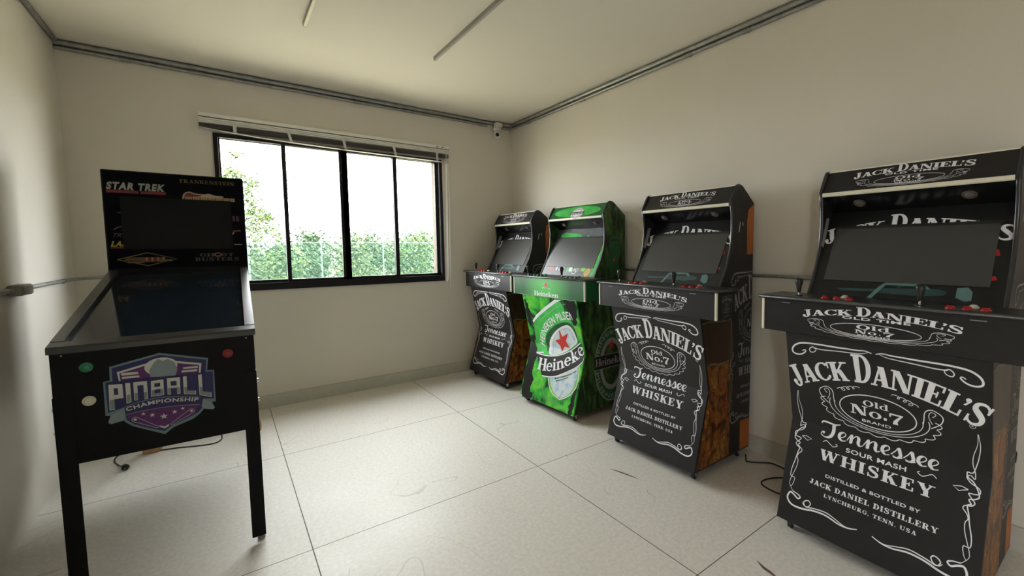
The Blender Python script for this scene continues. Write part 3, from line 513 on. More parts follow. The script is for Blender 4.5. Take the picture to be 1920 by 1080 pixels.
# ---------------------------------------------------------------- ceiling lights (unlit profiles)
M_diff = mat('cream_diffuser', (.72, .70, .50), .5, var=.03); M_alu = mat('grey_profile', (.30, .295, .27), .45, .3, var=.05)  # cream diffuser for the left strip; the right one gets grey
def led(x, y0, y1, label, dm):
    o = thing('ceiling_light', label, 'light', (x, y0, RH_), 0, 'linear ceiling lights')
    b = MB(); L = y1-y0
    b.box(-.0095, 0, -.022, .0095, L, -.001, M_alu); b.build('profile', o)
    b = MB(); b.prism_x([(.001, -.022), (L-.001, -.022), (L-.001, -.027), (.001, -.027)], -.008, .008, dm); b.build('diffuser', o)
    b = MB(); b.box(-.010, -.004, -.0275, .010, 0, -.001, M_alu); b.build('end_cap', o)
    b = MB(); b.box(-.010, L, -.0275, .010, L+.004, -.001, M_alu); b.build('end_cap', o)
led(-2.185, -3.7, -1.287, 'slim cream ceiling light strip, the left of the two', M_diff)
led(-1.364, -3.7, -1.287, 'slim grey ceiling light strip, the right of the two', mat('grey_diffuser', (.42, .41, .37), .5, var=.03))

# ---------------------------------------------------------------- security camera
M_wp = mat('white_plastic', (.74, .74, .70), .4, var=.02)
o = thing('security_camera', 'white dome security camera below the conduits in the back right corner', 'camera', (-.195, -.012, 2.678))
b = MB(); b.rbox(-.040, -.088, .012, .040, -.0285, .066, M_wp, .006); b.build('junction_box', o)
b = MB(); b.lathe([(.03, 0), (.044, .002), (.044, .014), (.034, .036)], M_wp, (-.008, -.05, -.016), (0, 0, 1), 20); b.build('mount', o)
b = MB(); b.ball((-.008, -.05, -.062), .044, M_wp, 24); dm = b.build('dome', o)
b = MB(); d = (CAM-Vector((-.203, -.062, 2.605))).normalized(); c = Vector((-.008, -.05, -.062))
b.lathe([(.020, .034), (.021, .041), (.018, .046), (.009, .0475), (0, .048)], M_edge, c, d, 20); b.build('lens', dm)

# ================================================================= outside
M_ground = mat('pale_dry_ground', (.36, .33, .24), .95, var=.2, vscale=3)
b = MB(); b.box(-30, -40, -.75, 30, 60, -.65, M_ground); struct(b.build('ground'))
M_fp = mat('pale_green_post', (.08, .12, .095), .5, var=.05)
def mesh_mat():
    m = bpy.data.materials.new('green_fence_mesh'); m.use_nodes = True; nt = m.node_tree; p = nt.nodes['Principled BSDF']; p.inputs['Base Color'].default_value = (.010, .050, .030, 1); p.inputs['Roughness'].default_value = .7
    t = nt.nodes.new('ShaderNodeBsdfTransparent'); mx = nt.nodes.new('ShaderNodeMixShader'); mx.inputs[0].default_value = .16
    nt.links.new(t.outputs[0], mx.inputs[1]); nt.links.new(p.outputs[0], mx.inputs[2]); nt.links.new(mx.outputs[0], nt.nodes['Material Output'].inputs[0]); return m
M_mesh = mesh_mat()
fe = thing('mesh_fence', 'tall green mesh fence with pale posts outside in front of the trees', 'fence', (0, 9, -.65))
b = MB(); b.box(-7, -.004, .5, 9, .004, 2.2, M_mesh); b.build('mesh_screen', fe)
for z in (2.2, 2.43): b = MB(); b.tube([(-7, 0, z), (9, 0, z)], .012, M_fp, 6); b.build('rail', fe)
for i in range(11):
    b = MB(); x = -6.8+i*1.55; b.tube([(x, .03, 0), (x, .03, 2.43)], .022, M_fp, 8); b.build('post', fe)
b = MB(); b.box(-7, -.1, 0, 9, .1, .5, mat('pale_concrete', (.11, .10, .09), .9, var=.08)); b.build('plinth', fe)
M_leaf = [mat('leaf_green_%s' % n, c, .6, var=.25, vscale=2) for n, c in (('mid', (.050, .100, .028)), ('yellow', (.095, .135, .024)), ('dark', (.028, .066, .026)), ('grey', (.070, .100, .052)))]
M_bark = mat('grey_bark', (.12, .10, .08), .9, var=.2)
def tree(name, label, loc, trunk, clumps, leaf, mats, group=None):
    o = thing(name, label, 'tree', loc, 0, group); L = Vector(loc)
    b = MB()
    for pts, r in trunk: b.tube([Vector(p) for p in pts], r, M_bark, 6, True, [r*(1-.7*i/(len(pts)-1)) for i in range(len(pts))])
    b.build('trunk', o)
    b = MB()
    for (cx, cy_, cz, rx, rz, n) in clumps:
        for _ in range(n):
            u = random.gauss(0, .5); v = random.gauss(0, .5); w = random.gauss(0, .5)
            c = Vector((cx+u*rx, cy_+v*rx, cz+w*rz)); a = Vector((random.uniform(-1, 1), random.uniform(-1, 1), random.uniform(-1, 1))).normalized()
            e = a.cross(Vector((random.uniform(-1, 1), random.uniform(-1, 1), random.uniform(-1, 1)))).normalized(); s = leaf*random.uniform(.6, 1.3)
            b.face([c-a*s, c+e*s*.45, c+a*s, c-e*s*.45], random.choice(mats))
    b.build('foliage', o)
Z0 = -.65
tree('tall_tree', 'tall airy tree rising above the fence at the left of the window view', (-2.26, 9.95, Z0),
     [([(0, 0, 0), (.05, 0, 1.5), (.0, 0, 2.8), (-.02, 0, 4.3)], .06), ([(.02, 0, 2.0), (.3, 0, 2.6), (.6, 0, 3.0)], .025), ([(.0, 0, 2.8), (-.25, 0, 3.3), (-.3, 0, 3.7)], .02), ([(.0, 0, 3.2), (.25, 0, 3.6)], .015)],
     [(.02, 0, 4.42, .13, .13, 90), (-.15, 0, 3.95, .3, .22, 300), (.1, 0, 3.75, .3, .22, 260), (-.3, 0, 3.6, .25, .2, 200), (.35, 0, 3.72, .13, .1, 60), (.2, 0, 3.35, .25, .25, 260), (.35, 0, 2.95, .3, .28, 380), (.1, 0, 2.95, .3, .3, 260), (.6, 0, 2.85, .15, .15, 120), (.35, 0, 2.55, .35, .25, 330), (.7, 0, 2.5, .2, .15, 90), (-.1, 0, 2.5, .3, .3, 250)], .05, [M_leaf[0], M_leaf[1], M_leaf[3]])
kinds = [('broad yellow-green tree behind the fence', [1, 0]), ('bushy mid-green tree behind the fence', [0, 3]), ('dark green tree behind the fence', [2, 0]), ('pale loose tree behind the fence', [3, 1])]
hedge = [(-5.6, 13.0, 2.75, 0), (-4.0, 11.0, 2.9, 2), (-2.5, 13.0, 2.9, 1), (-1.35, 11.0, 2.60, 0), (-.4, 13.0, 2.75, 2), (.6, 11.0, 2.5, 3), (1.45, 13.0, 2.65, 1), (2.45, 11.0, 2.65, 0), (3.35, 13.0, 2.8, 1), (4.5, 11.0, 2.75, 2), (5.7, 13.0, 2.85, 0), (7.3, 11.2, 2.9, 1)]
where = ['far left of the view', 'left, beyond the tall tree', 'just behind the tall tree', 'in the first pane', 'in the second pane from left', 'by the centre of the second pane', 'at the middle mullion', 'in the third pane', 'right of the third pane', 'in the fourth pane', 'far right of the view', 'beyond the right jamb']
for (x, y, h, k), w in zip(hedge, where):
    cl = []
    for _ in range(18):
        a = random.uniform(0, 2*PI); q = random.uniform(.05, .42); zz = random.uniform(.35, h-.35)
        cl.append((math.cos(a)*q, math.sin(a)*q*.6, zz, (.34), .40, 480))
    cl.append((0, 0, h-.25, .4, .28, 160))
    tree('leafy_tree', kinds[k][0]+', '+w, (x, y, Z0), [([(0, 0, 0), (.05, 0, h*.5), (0, 0, h*.8)], .07)], cl, .058, [M_leaf[i] for i in kinds[k][1]]+[M_leaf[2]], 'trees behind the fence')

b = MB()
for i in range(150):
    cx, cz = random.uniform(-8, 10), random.uniform(.0, 1.75)
    for _ in range(330):
        c = Vector((cx+random.gauss(0, .30), 15.2+random.gauss(0, .30), cz+random.gauss(0, .24))); a = Vector((random.uniform(-1, 1), random.uniform(-1, 1), random.uniform(-1, 1))).normalized()
        e = a.cross(Vector((random.uniform(-1, 1), random.uniform(-1, 1), random.uniform(-1, 1)))).normalized(); s = .075*random.uniform(.6, 1.3)
        b.face([c-a*s, c+e*s*.45, c+a*s, c-e*s*.45], random.choice(M_leaf))
tag(b.build('hedge'), 'continuous leafy green hedge far behind the fence and the trees', 'hedge', None, 'stuff')

# ================================================================= arcade cabinets (local: x across, y to the back, z up)
WB, WI, WC = .366, .350, .480
FT, FK, FB = (.011, .945), (.095, .512), (-.032, .060)
PROF_UP = [(.204, 1.11), (.248, 1.19), (.275, 1.24), (.292, 1.288), (.308, 1.335), (.317, 1.384), (.321, 1.434), (.321, 1.484), (.318, 1.53), (.314, 1.56), (.304, 1.611)]
PROF_TOP = [(.350, 1.693), (.362, 1.711), (.381, 1.719), (.402, 1.717), (.424, 1.708)]
PROF_REAR = [(.548, 1.615), (.536, .060)]
def front_v(z):
    (a, b), (c, d) = (FT, FK) if z >= FK[1] else (FK, FB)
    return a+(c-a)*(z-b)/(d-b)
def map_front(u, z, l): return (u, front_v(z)-l, z)
def map_ctrl(u, z, l): return (u, -l, z)
def map_marq(u, z, l): return (u, .3002+(z-1.6085)*.6356-l*.85+.004, z+l*.5)
def bez_v(z): return .2444+(z-1.1836)*.54
def map_bez(u, z, l): return (u, bez_v(z)-l*.88, z+l*.47)
def map_side(v, z, l): return (WB+l, v, z)
def map_inner(v, z, l): return (-WI+l, v, z)
def mirror(ps): return [[(-a, b) for a, b in p] for p in ps]
def ellipse(cx, cy, rx, ry, a0=0, a1=360, n=48): return [(cx+rx*math.cos(math.radians(a0+(a1-a0)*i/n)), cy+ry*math.sin(math.radians(a0+(a1-a0)*i/n))) for i in range(n+1)]
def arch_text(R, zc, half, hs, tall):
    """the arched brand lettering: radial letters on a circle about (0, zc - R)"""
    items = [(c, k) for c, k in zip("JACK DANIEL'S", tall)]; gap = .0; x = 0.; pl = []
    for c, k in items:
        if c == ' ': x += .24; continue
        w, ps = glyph(c); y0 = -.12 if c == 'J' else (-.03 if c == 'S' else 0)
        pl += [[(a+x, (b*k+y0)*hs) for a, b in p] for p in ps]; x += w+{'L': -.12, 'D': -.09, 'A': -.04}.get(c, gap)
    tot = x-gap; out = []
    for p in pl:
        q = []
        for a, b in p:
            f = (a/tot*2-1)*half/R; q.append(((R+b)*math.sin(f), zc-R+(R+b)*math.cos(f)))
        out.append(q)
    return out
TALL = [1.24, 1, 1, 1, 0, 1.46, 1, 1, 1, 1, 1, 1, 1.12]
def oval_ornament(cx, cz, rx, ry, k, w, loops=True):
    """rings and scalloped leaves round the oval; k scales the leaf depth"""
    o = ribbon(ellipse(cx, cz, rx, ry), w)+ribbon(ellipse(cx, cz, rx*1.15, ry*1.14, 172, 368), w*.65)
    sc = lambda a: 1+.085*k*abs(math.sin(math.radians((a-168)*11.47)))
    for f, ww, q in ((1.30, .7, 0), (1.45, .75, 1)):
        o += ribbon([(cx+rx*f*sc(a)**q*math.cos(math.radians(a)), cz+ry*(f-.05)*sc(a)**q*math.sin(math.radians(a))) for a in range(168, 373)], w*ww)
    for s in (1, -1):
        o += ribbon(spline([(cx+s*rx*1.33, cz-ry*.1), (cx+s*rx*1.55, cz+ry*.30), (cx+s*rx*1.58, cz+ry*.72), (cx+s*rx*1.36, cz+ry*.98), (cx+s*rx*1.20, cz+ry*.78), (cx+s*rx*1.17, cz+ry*.30), (cx+s*rx*1.15, cz)], 6), w*.8)
        o += ribbon(spline([(cx+s*rx*1.36, cz+ry*.55), (cx+s*rx*1.44, cz+ry*.76), (cx+s*rx*1.33, cz+ry*.84), (cx+s*rx*1.28, cz+ry*.55), (cx+s*rx*1.36, cz+ry*.15)], 5), w*.6)
        pts = []
        for i in range(61):
            q = i/60; a = math.radians(42+30*q); f = q*2*PI*3.5; r = .085*(1-.35*q)
            pts.append((cx+s*rx*(1.16*math.cos(a)/math.cos(math.radians(8))+.10+r*math.cos(f)), cz+ry*(1.30*math.sin(a)+r*1.3*math.sin(f)+.10)))
        if loops: o += ribbon(pts, w*.65)
    return o
def tennessee(x0, x1, y, h):
    E_ = [(0, .22), (.30, .42), (.46, .74), (.33, 1.0), (.12, .78), (.08, .34), (.26, .0), (.50, .10)]
    N_ = [(0, .22), (.16, .80), (.24, 1.0), (.25, .5), (.25, .0), (.32, .55), (.52, .98), (.68, .80), (.68, .25), (.80, .0), (.95, .15)]
    S_ = [(0, .22), (.22, .70), (.36, 1.12), (.44, .72), (.50, .30), (.34, .0), (.12, .08), (.34, -.02), (.62, .14)]
    W_ = .66+.56*4+.98*2+.66*2+.46; k = (x1-x0)/W_; M_ = lambda pts, dx: [(x0+(a+dx+.46)*k, y+c*h) for a, c in pts]
    ps = []; x = .66; f = lambda q, a: h*(.11+.25*max(0., -math.sin(a)))
    ps += ribbon(spline(M_([(-.42, 1.45), (-.30, 1.80), (.06, 1.80), (.44, 1.72), (.80, 1.94)], 0), 6), lambda q, a: h*(.11+.15*math.sin(PI*q)))
    ps += ribbon(spline(M_([(.40, 1.74), (.36, 1.2), (.32, .5), (.16, .0), (-.14, -.16), (-.40, .06), (-.34, .40), (-.20, .30)], 0), 6), lambda q, a: h*(.11+.30*max(0., -math.sin(a))**.7))
    for c, adv, pts in (('e', .56, E_), ('n', .98, N_), ('n', .98, N_), ('e', .56, E_), ('s', .66, S_), ('s', .66, S_), ('e', .56, E_), ('e', .56, E_)):
        ps += ribbon(spline(M_(pts, x), 5), f); x += adv
    return ps
def jd_label():
    P = []
    P += arch_text(.72, .771, .348, .085, TALL)
    tw = lambda w: (lambda q, a: w*(.35+.65*math.sin(PI*min(max(q, .03), .97))**.6))
    fr = []
    for k, w in (('swA', .0075), ('swB', .0045), ('frA', .0036), ('frB', .0042), ('blA', .0075), ('blB', .0045)): fr += ribbon(spline(TR[k], 5), tw(w))
    fr += ribbon(TR['dia']+TR['dia'][:1], .003)
    P += fr+mirror(fr)
    P += oval_ornament(0, .648, .142, .071, 1., .0042)
    P += fit(slab('Old'), -.048, .048, .669, .026)+fit(slab('No'), -.098, .022, .622, .043)+disc(.034, .630, .0065)+fit(slab('7'), .046, .098, .618, .045)
    P += fit(sans('BRAND', .01), -.054, .054, .594, .012)
    P += tennessee(-.228, .218, .4775, .0355)
    P += fit(sans('SOUR MASH', .02), -.113, .113, .437, .018)
    sq = ribbon(spline([(-.212, .448), (-.198, .458), (-.182, .449), (-.166, .441), (-.150, .450), (-.158, .455)], 5), .003); P += sq+mirror(sq)
    P += fit(slab('WHISKEY', .12), -.216, .212, .373, .0445)
    P += fit(sans('DISTILLED & BOTTLED BY', .02), -.180, .175, .306, .0128)
    P += fit(slab('JACK DANIEL DISTILLERY', .10), -.243, .237, .259, .0205)
    P += fit(slab('LYNCHBURG, TENN. USA', .16), -.175, .172, .2235, .0145)
    P += ribbon(ellipse(.312, .692, .0085, .0085, 0, 360, 16), .0014)+fit(sans('R'), .309, .315, .6885, .007)
    return P
def jd_logo(zc, R, half, hs, cz, rx, ry, ztime, htime):
    P = arch_text(R, zc, half, hs, [1.35, 1, 1, 1, 0, 1.55, 1, 1, 1, 1, 1, 1, 1.1])
    P += fit(sans('OLD TIME', .03), -rx*.46, rx*.50, ztime, htime)
    P += oval_ornament(0, cz, rx*.64, ry*.70, .8, ry*.06, False)
    P += fit(slab('Old'), -rx*.24, rx*.24, cz+ry*.08, ry*.48)+fit(slab('No'), -rx*.26, rx*.06, cz-ry*.38, ry*.40)+disc(rx*.10, cz-ry*.32, ry*.06)+fit(slab('7'), rx*.14, rx*.30, cz-ry*.40, ry*.42)
    P += fit(sans('BRAND', .02), -rx*.22, rx*.24, cz-ry*.64, ry*.15)
    return P
def caster(parent, x, y):
    b = MB(); b.box(x-.022, y-.02, .056, x+.022, y+.02, .0595, M_chrome)
    for s in (-1, 1): b.prism_x([(y-.016, .057), (y+.014, .057), (y+.020, .018), (y+.006, .014)], x+s*.014-.0015, x+s*.014+.0015, M_chrome)
    c = b.build('caster', parent)
    b = MB(); b.lathe([(.016, -.010), (.0215, -.008), (.0215, .008), (.016, .010)], M_rubber, (x, y+.012, .0215), (1, 0, 0), 16); b.build('wheel', c)
def cabinet(style, label, loc, rz):
    J = style == 'jd'
    o = thing('arcade_cabinet', label, 'arcade machine', loc, rz, 'arcade cabinets along the right wall')
    skin = M_vinyl if J else M_gside
    prof = [(FB[0]+.012, FB[1]), (FK[0]+.012, FK[1]), (FT[0]+.012, FT[1]), (.012, 1.10), (.19, 1.105)]+PROF_UP+PROF_TOP+PROF_REAR
    # side panels with their printed art on the outer faces
    for s in (-1, 1):
        b = MB(); x0, x1 = sorted((s*WB, s*WI)); b.prism_x(prof, x0, x1, skin if not J else M_vinyl)
        inn = M_black if J else M_black
        if J:
            mp = map_side if s > 0 else (lambda v, z, l: (-WB-l, v, z))
            b.decal([[(-.012, .068), (.109, .512), (.092, .600), (.082, .652), (.312, .645), (.312, .068)]], mp, M_whisky, 1)
            b.decal([[(.082, .652), (.030, .915), (.315, .905), (.312, .645)]], mp, M_amber, 1)
            b.decal(ribbon([(.03, .912), (.09, .918), (.318, .903), (.314, .5), (.314, .16)], .006)+ribbon(spline([(.085, .650), (.12, .668), (.2, .655), (.30, .660)], 5), .011), mp, M_gold, 2)
            b.decal([TR['orange'][:-2]+[(.546, 1.607), (.543, 1.30)]], lambda v, z, l: mp(min(v, .5465), min(z, 1.612), l), M_orange, 1)
            b.decal([[(.43, .068), (.43, .255), (.536, .250), (.535, .068)]], mp, M_orange, 1)
            b.decal(ribbon([TR['slash'][0], TR['slash'][1]], .006)+ribbon([TR['slash'][2], TR['slash'][3]], .006), mp, M_white, 1)
            if s > 0: b.decal([[(.56+.72*a, 1.2*z+.098) for a, z in p] for p in LABEL], mp, M_greyink, 2, None, .535)
            if s < 0:
                b.decal([TR['inA']], map_inner, M_greyink, 1); b.decal([[(.40, 1.45), (.425, 1.47), (.435, 1.40), (.41, 1.385)]], map_inner, M_greyink, 1)
        elif s > 0:
            b.decal([ellipse(.385, .40, .185, .305)[:-1]], map_side, M_gdark, 1)
            b.decal(ribbon(ellipse(.385, .40, .183, .303, 40, 320), .012), map_side, M_greyink, 2, None, .535)
            b.decal([[p for p in ellipse(.385, .40, .13, .215)[:-1]]], map_side, M_greyink, 2)
            b.decal([[p for p in ellipse(.385, .40, .10, .175)[:-1]]], map_side, M_gside, 3, None, .535)
            b.decal([[(.195, .375), (.195, .480), (.536, .480), (.536, .375)]], map_side, M_black, 4)
            b.decal(ribbon([(.195, .482), (.536, .482)], .005)+ribbon([(.195, .373), (.536, .373)], .005)+fit(slab('Heineken', .02), .205, .56, .398, .062), map_side, M_greyink, 5, None, .535)
            b.decal(star(.385, .555, .042), map_side, M_starred, 5)
            b.decal(on_path(sans('HEINEKEN', .02), ellipse(.385, .40, .150, .245, 172, 40), .032), map_side, M_greyink, 3, None, .535)
            b.decal(on_path(sans('PILSENER', .02), ellipse(.385, .40, .175, .285, 190, 300), .03), map_side, M_greyink, 3, None, .535)
            b.decal([spline([(.382, 1.44), (.478, 1.436), (.482, 1.38), (.470, 1.33), (.465, 1.14), (.37, 1.14), (.362, 1.33), (.372, 1.39)], 3, True)[:-1]], map_side, M_gdark, 1)
            b.decal(ribbon([(.375, 1.40), (.43, 1.412), (.482, 1.40)], .018), map_side, M_gside, 2)
            b.decal(star(.418, 1.249, .020), map_side, M_starred, 2)
            for i in range(5): b.decal(rect2(.405, 1.205-i*.022, .437, 1.215-i*.022), map_side, M_gside, 2)
        sp = b.build('side_panel', o)
        b = MB(); pts = [(s*(WB+WI)/2, y-.002, z) for y, z in PROF_UP+PROF_TOP]; rows = []
        for i, p in enumerate(pts):
            a = Vector(pts[max(i-1, 0)]); c = Vector(pts[min(i+1, len(pts)-1)]); t = (c-a).normalized(); nn = Vector((0, -t.z, t.y))
            rows.append([Vector(p)+Vector((-.0085, 0, 0))+nn*-.001, Vector(p)+Vector((-.006, 0, 0))+nn*.003, Vector(p)+Vector((.006, 0, 0))+nn*.003, Vector(p)+Vector((.0085, 0, 0))+nn*-.001])
        b.grid(rows, M_edge, True); b.build('edge_trim', sp)
    # front panel, folded inwards at the knee
    b = MB(); fr = M_vinyl if J else M_splat
    b.prism_x([FB, FK, FT, (FT[0]+.012, FT[1]), (FK[0]+.012, FK[1]), (FB[0]+.012, FB[1])], -WB, WB, fr)
    if J: b.decal(LABEL, map_front, M_white, 2, FK[1])
    else: green_front(b)
    b.build('front_panel', o)
    # control box
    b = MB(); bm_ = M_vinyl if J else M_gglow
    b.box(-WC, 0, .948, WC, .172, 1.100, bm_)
    if J:
        b.decal(jd_logo(1.0575, 1.42, .285, .0245, 1.0010, .255, .0375, 1.0415, .0110), map_ctrl, M_white, 2)
        mini = [[(.095+a*.135, .945+(z-.15)*.175) for a, z in p] for p in LABEL]
        b.decal(mini, lambda v, z, l: (WC+l, v, z), M_greyink, 2)
        b.decal(rect2(-.385, 1.0835, -.345, 1.0865)+rect2(.30, 1.0835, .345, 1.0865), map_ctrl, M_greyink, 1)
    else:
        b.decal(star(-.001, 1.047, .037), map_ctrl, M_white, 2); b.decal(star(-.001, 1.047, .033), map_ctrl, M_yel, 3); b.decal(star(-.001, 1.047, .028), map_ctrl, M_starred, 4)
        b.decal(fit(slab('Heineken', .02), -.166, .163, .953, .040)+ribbon(spline([(-.06, 1.026), (-.04, 1.020), (-.03, 1.028)], 4), .004)+ribbon(spline([(.03, 1.026), (.05, 1.018), (.06, 1.022)], 4), .004), map_ctrl, M_white, 2)
        b.decal(rect2(-.372, .9483, .372, .9515), map_ctrl, M_greyink, 2)
    cb = b.build('control_box', o)
    for s in (-1, 1):
        b = MB(); b.rbox(s*WC-.011 if s > 0 else -WC-.002, -.004, .949, WC+.002 if s > 0 else -WC+.011, .010, 1.099, M_trim, .002); b.build('light_strip', cb)
    b = MB(); b.rbox(-WC-.014, -.014, 1.100, WC+.014, .204, 1.116, M_deck, .004)
    dk = b.build('deck', o)
    b = MB(); b.tube([(-WC-.013, .12, 1.108), (-WC-.014, -.006, 1.108), (-WC-.006, -.0145, 1.108), (WC+.006, -.0145, 1.108), (WC+.014, -.006, 1.108), (WC+.014, .12, 1.108)], .0055, mat('grey_edge_trim', (.10, .10, .105), .3, .3, var=.05), 8); b.build('edge_trim', dk)
    for jx in (-.332, .138):
        b = MB(); b.lathe([(.019, 0), (.019, .002), (.010, .004)], M_rubber, (jx, .055, 1.116), (0, 0, 1), 16); b.lathe([(.0045, 0), (.0045, .030)], M_chrome, (jx, .055, 1.118), (0, 0, 1), 8)
        js = b.build('joystick', o)
        b = MB(); b.lathe([(.007, .0), (.0085, .006), (.0115, .026), (.0165, .046), (.0165, .056), (.013, .064), (.0, .067)], M_rubber, (jx, .055, 1.132), (0, 0, 1), 16); b.build('handle', js)
    for px_ in (-.205, .235):
        for i, (dx, dy, mm) in enumerate(((0, 0, None), (.049, .002, None), (.098, .004, None), (.052, .075, M_whiteb))):
            mm = mm or (M_red if J else M_greenb); mm = mm if J else M_greenb
            b = MB(); b.lathe([(.0165, 0), (.0165, .004), (.013, .0065), (.0115, .0065), (.0115, .010), (.008, .0115), (0, .012)], mm, (px_+dx, .036+dy, 1.116), (0, 0, 1), 16); b.build('push_button', o)
    # bezel with its print, and the screen
    b = MB(); z0, z1 = 1.114, 1.516
    b.prism_x([(bez_v(z0), z0), (bez_v(z1), z1), (bez_v(z1)+.012, z1), (bez_v(z0)+.012, z0)], -WI, WI, M_black if J else M_gbez)
    if J:
        big = arch_text(1.15, 1.411, .352, .056, [1.3, 1, 1, 1, 0, 1.45, 1, 1, 1, 1, 1, 1, 1.1])
        b.decal(big, map_bez, M_white, 2)
        for k, mm in (('bzB', M_teal), ('bzC', M_teal), ('bzE', M_teal), ('bzA', M_teal2), ('bzD', M_teal2)): b.decal([TR[k]], map_bez, mm, {'bzA': 4, 'bzD': 3}.get(k, 2))
        b.decal([TR['bzR'], TR['bzR2']], map_bez, M_red, 2)
    else:
        for k, mm in (('gbTop', M_gart), ('gbTop2', M_gart), ('gbR', M_gart2), ('gbR2', M_gart), ('gbL', M_gart), ('gb1', M_gart), ('gb2', M_greyink), ('gb3', M_gart2), ('gbWhite', M_white), ('gbOr', M_yel), ('gbTx1', M_starred), ('gbTx2', M_white), ('gbTx3', M_white), ('gbTx4', M_white)):
            b.decal([[(min(max(a, -.345), .345), z) for a, z in TR[k]]], map_bez, mm, 3 if k in ('gbWhite', 'gbOr') else 2)
        b.decal(ribbon(ellipse(.085, 1.150, .024, .018), .006), map_bez, M_white, 3)
    bz = b.build('bezel', o)
    b = MB(); z0, z1 = 1.1836, 1.4285; d = .0035
    q = lambda u, z, l: map_bez(u, z, l)
    b.grid([[q(-.305, z0, 0), q(.305, z0, 0), q(.305, z1, 0), q(-.305, z1, 0)], [q(-.305, z0, d), q(.305, z0, d), q(.305, z1, d), q(-.305, z1, d)]], M_rubber, False, True)
    b.grid([[q(-.309, z1, 0), q(.309, z1, 0), q(.309, z1+.013, 0), q(-.309, z1+.013, 0)], [q(-.309, z1, d), q(.309, z1, d), q(.309, z1+.013, d), q(-.309, z1+.013, d)]], M_rubber, False, True); b.face([q(-.309, z1, d), q(.309, z1, d), q(.309, z1+.013, d), q(-.309, z1+.013, d)], M_rubber)
    b.face([q(-.305, z0, d), q(.305, z0, d), q(.305, z1, d), q(-.305, z1, d)], M_screen); b.build('screen', bz)
    # speaker panel under the marquee
    b = MB(); b.prism_x([(.312, 1.590), (.426, 1.514), (.432, 1.524), (.318, 1.600)], -WI, WI, mat('gloss_black', (.008, .008, .009), .22, var=.1))
    spn = b.build('speaker_panel', o)
    ax = Vector((0, -.076, -.114)).normalized()
    for s in (-1, 1):
        b = MB(); b.lathe([(.026, 0), (.026, .003), (.022, .005), (.0195, .003)], M_ring, (s*.205, .369, 1.552), ax, 20); b.lathe([(.0185, .002), (.016, .006), (.007, .0075), (0, .008)], M_speaker, (s*.205, .369, 1.552), ax, 20); b.build('speaker', spn)
    # marquee
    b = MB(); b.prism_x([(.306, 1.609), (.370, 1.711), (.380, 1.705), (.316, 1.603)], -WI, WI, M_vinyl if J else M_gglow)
    if J: b.decal(jd_logo(1.6770, 2.0, .225, .0225, 1.6385, .205, .0250, 1.6655, .0080), map_marq, M_white, 2)
    else:
        b.decal([ellipse(.0, 1.657, .30, .045)[:-1]], map_marq, M_gart, 1)
        b.decal([ellipse(.02, 1.641, .085, .049)[:-1]], map_marq, M_greyink, 2); b.decal([ellipse(.02, 1.641, .076, .043)[:-1]], map_marq, M_white, 3)
        b.decal(rect2(-.07, 1.632, .11, 1.653), map_marq, M_black, 4); b.decal(fit(slab('Heineken', .02), -.062, .102, 1.635, .014), map_marq, M_white, 5)
        b.decal(ribbon(ellipse(.02, 1.641, .060, .034, 25, 155), .006)+ribbon(ellipse(.02, 1.641, .060, .034, 205, 335), .006), map_marq, M_greyink, 4)
    b.build('marquee', o)
    b = MB(); b.prism_x([(.300, 1.587), (.296, 1.592), (.296, 1.601), (.301, 1.607), (.312, 1.606), (.314, 1.588)], -WI+.002, WI-.002, M_trim); b.build('light_strip', o)
    b = MB(); b.prism_x([(.366, 1.711), (.368, 1.717), (.384, 1.719), (.386, 1.710)], -WI+.002, WI-.002, M_trim); b.build('light_strip', o)
    # top, back and bottom boards
    b = MB(); b.prism_x([(.386, 1.708), (.424, 1.700), (.538, 1.610), (.528, .066), (.518, .066), (.526, 1.603), (.42, 1.69), (.386, 1.700)], -WI, WI, M_black); b.build('back_panel', o)
    b = MB(); b.box(-WI, -.015, .060, WI, .525, .074, M_black); b.build('bottom_board', o)
    for cx in (-.325, .325):
        for cy_ in (.015, .46): caster(o, cx, cy_)
    return o
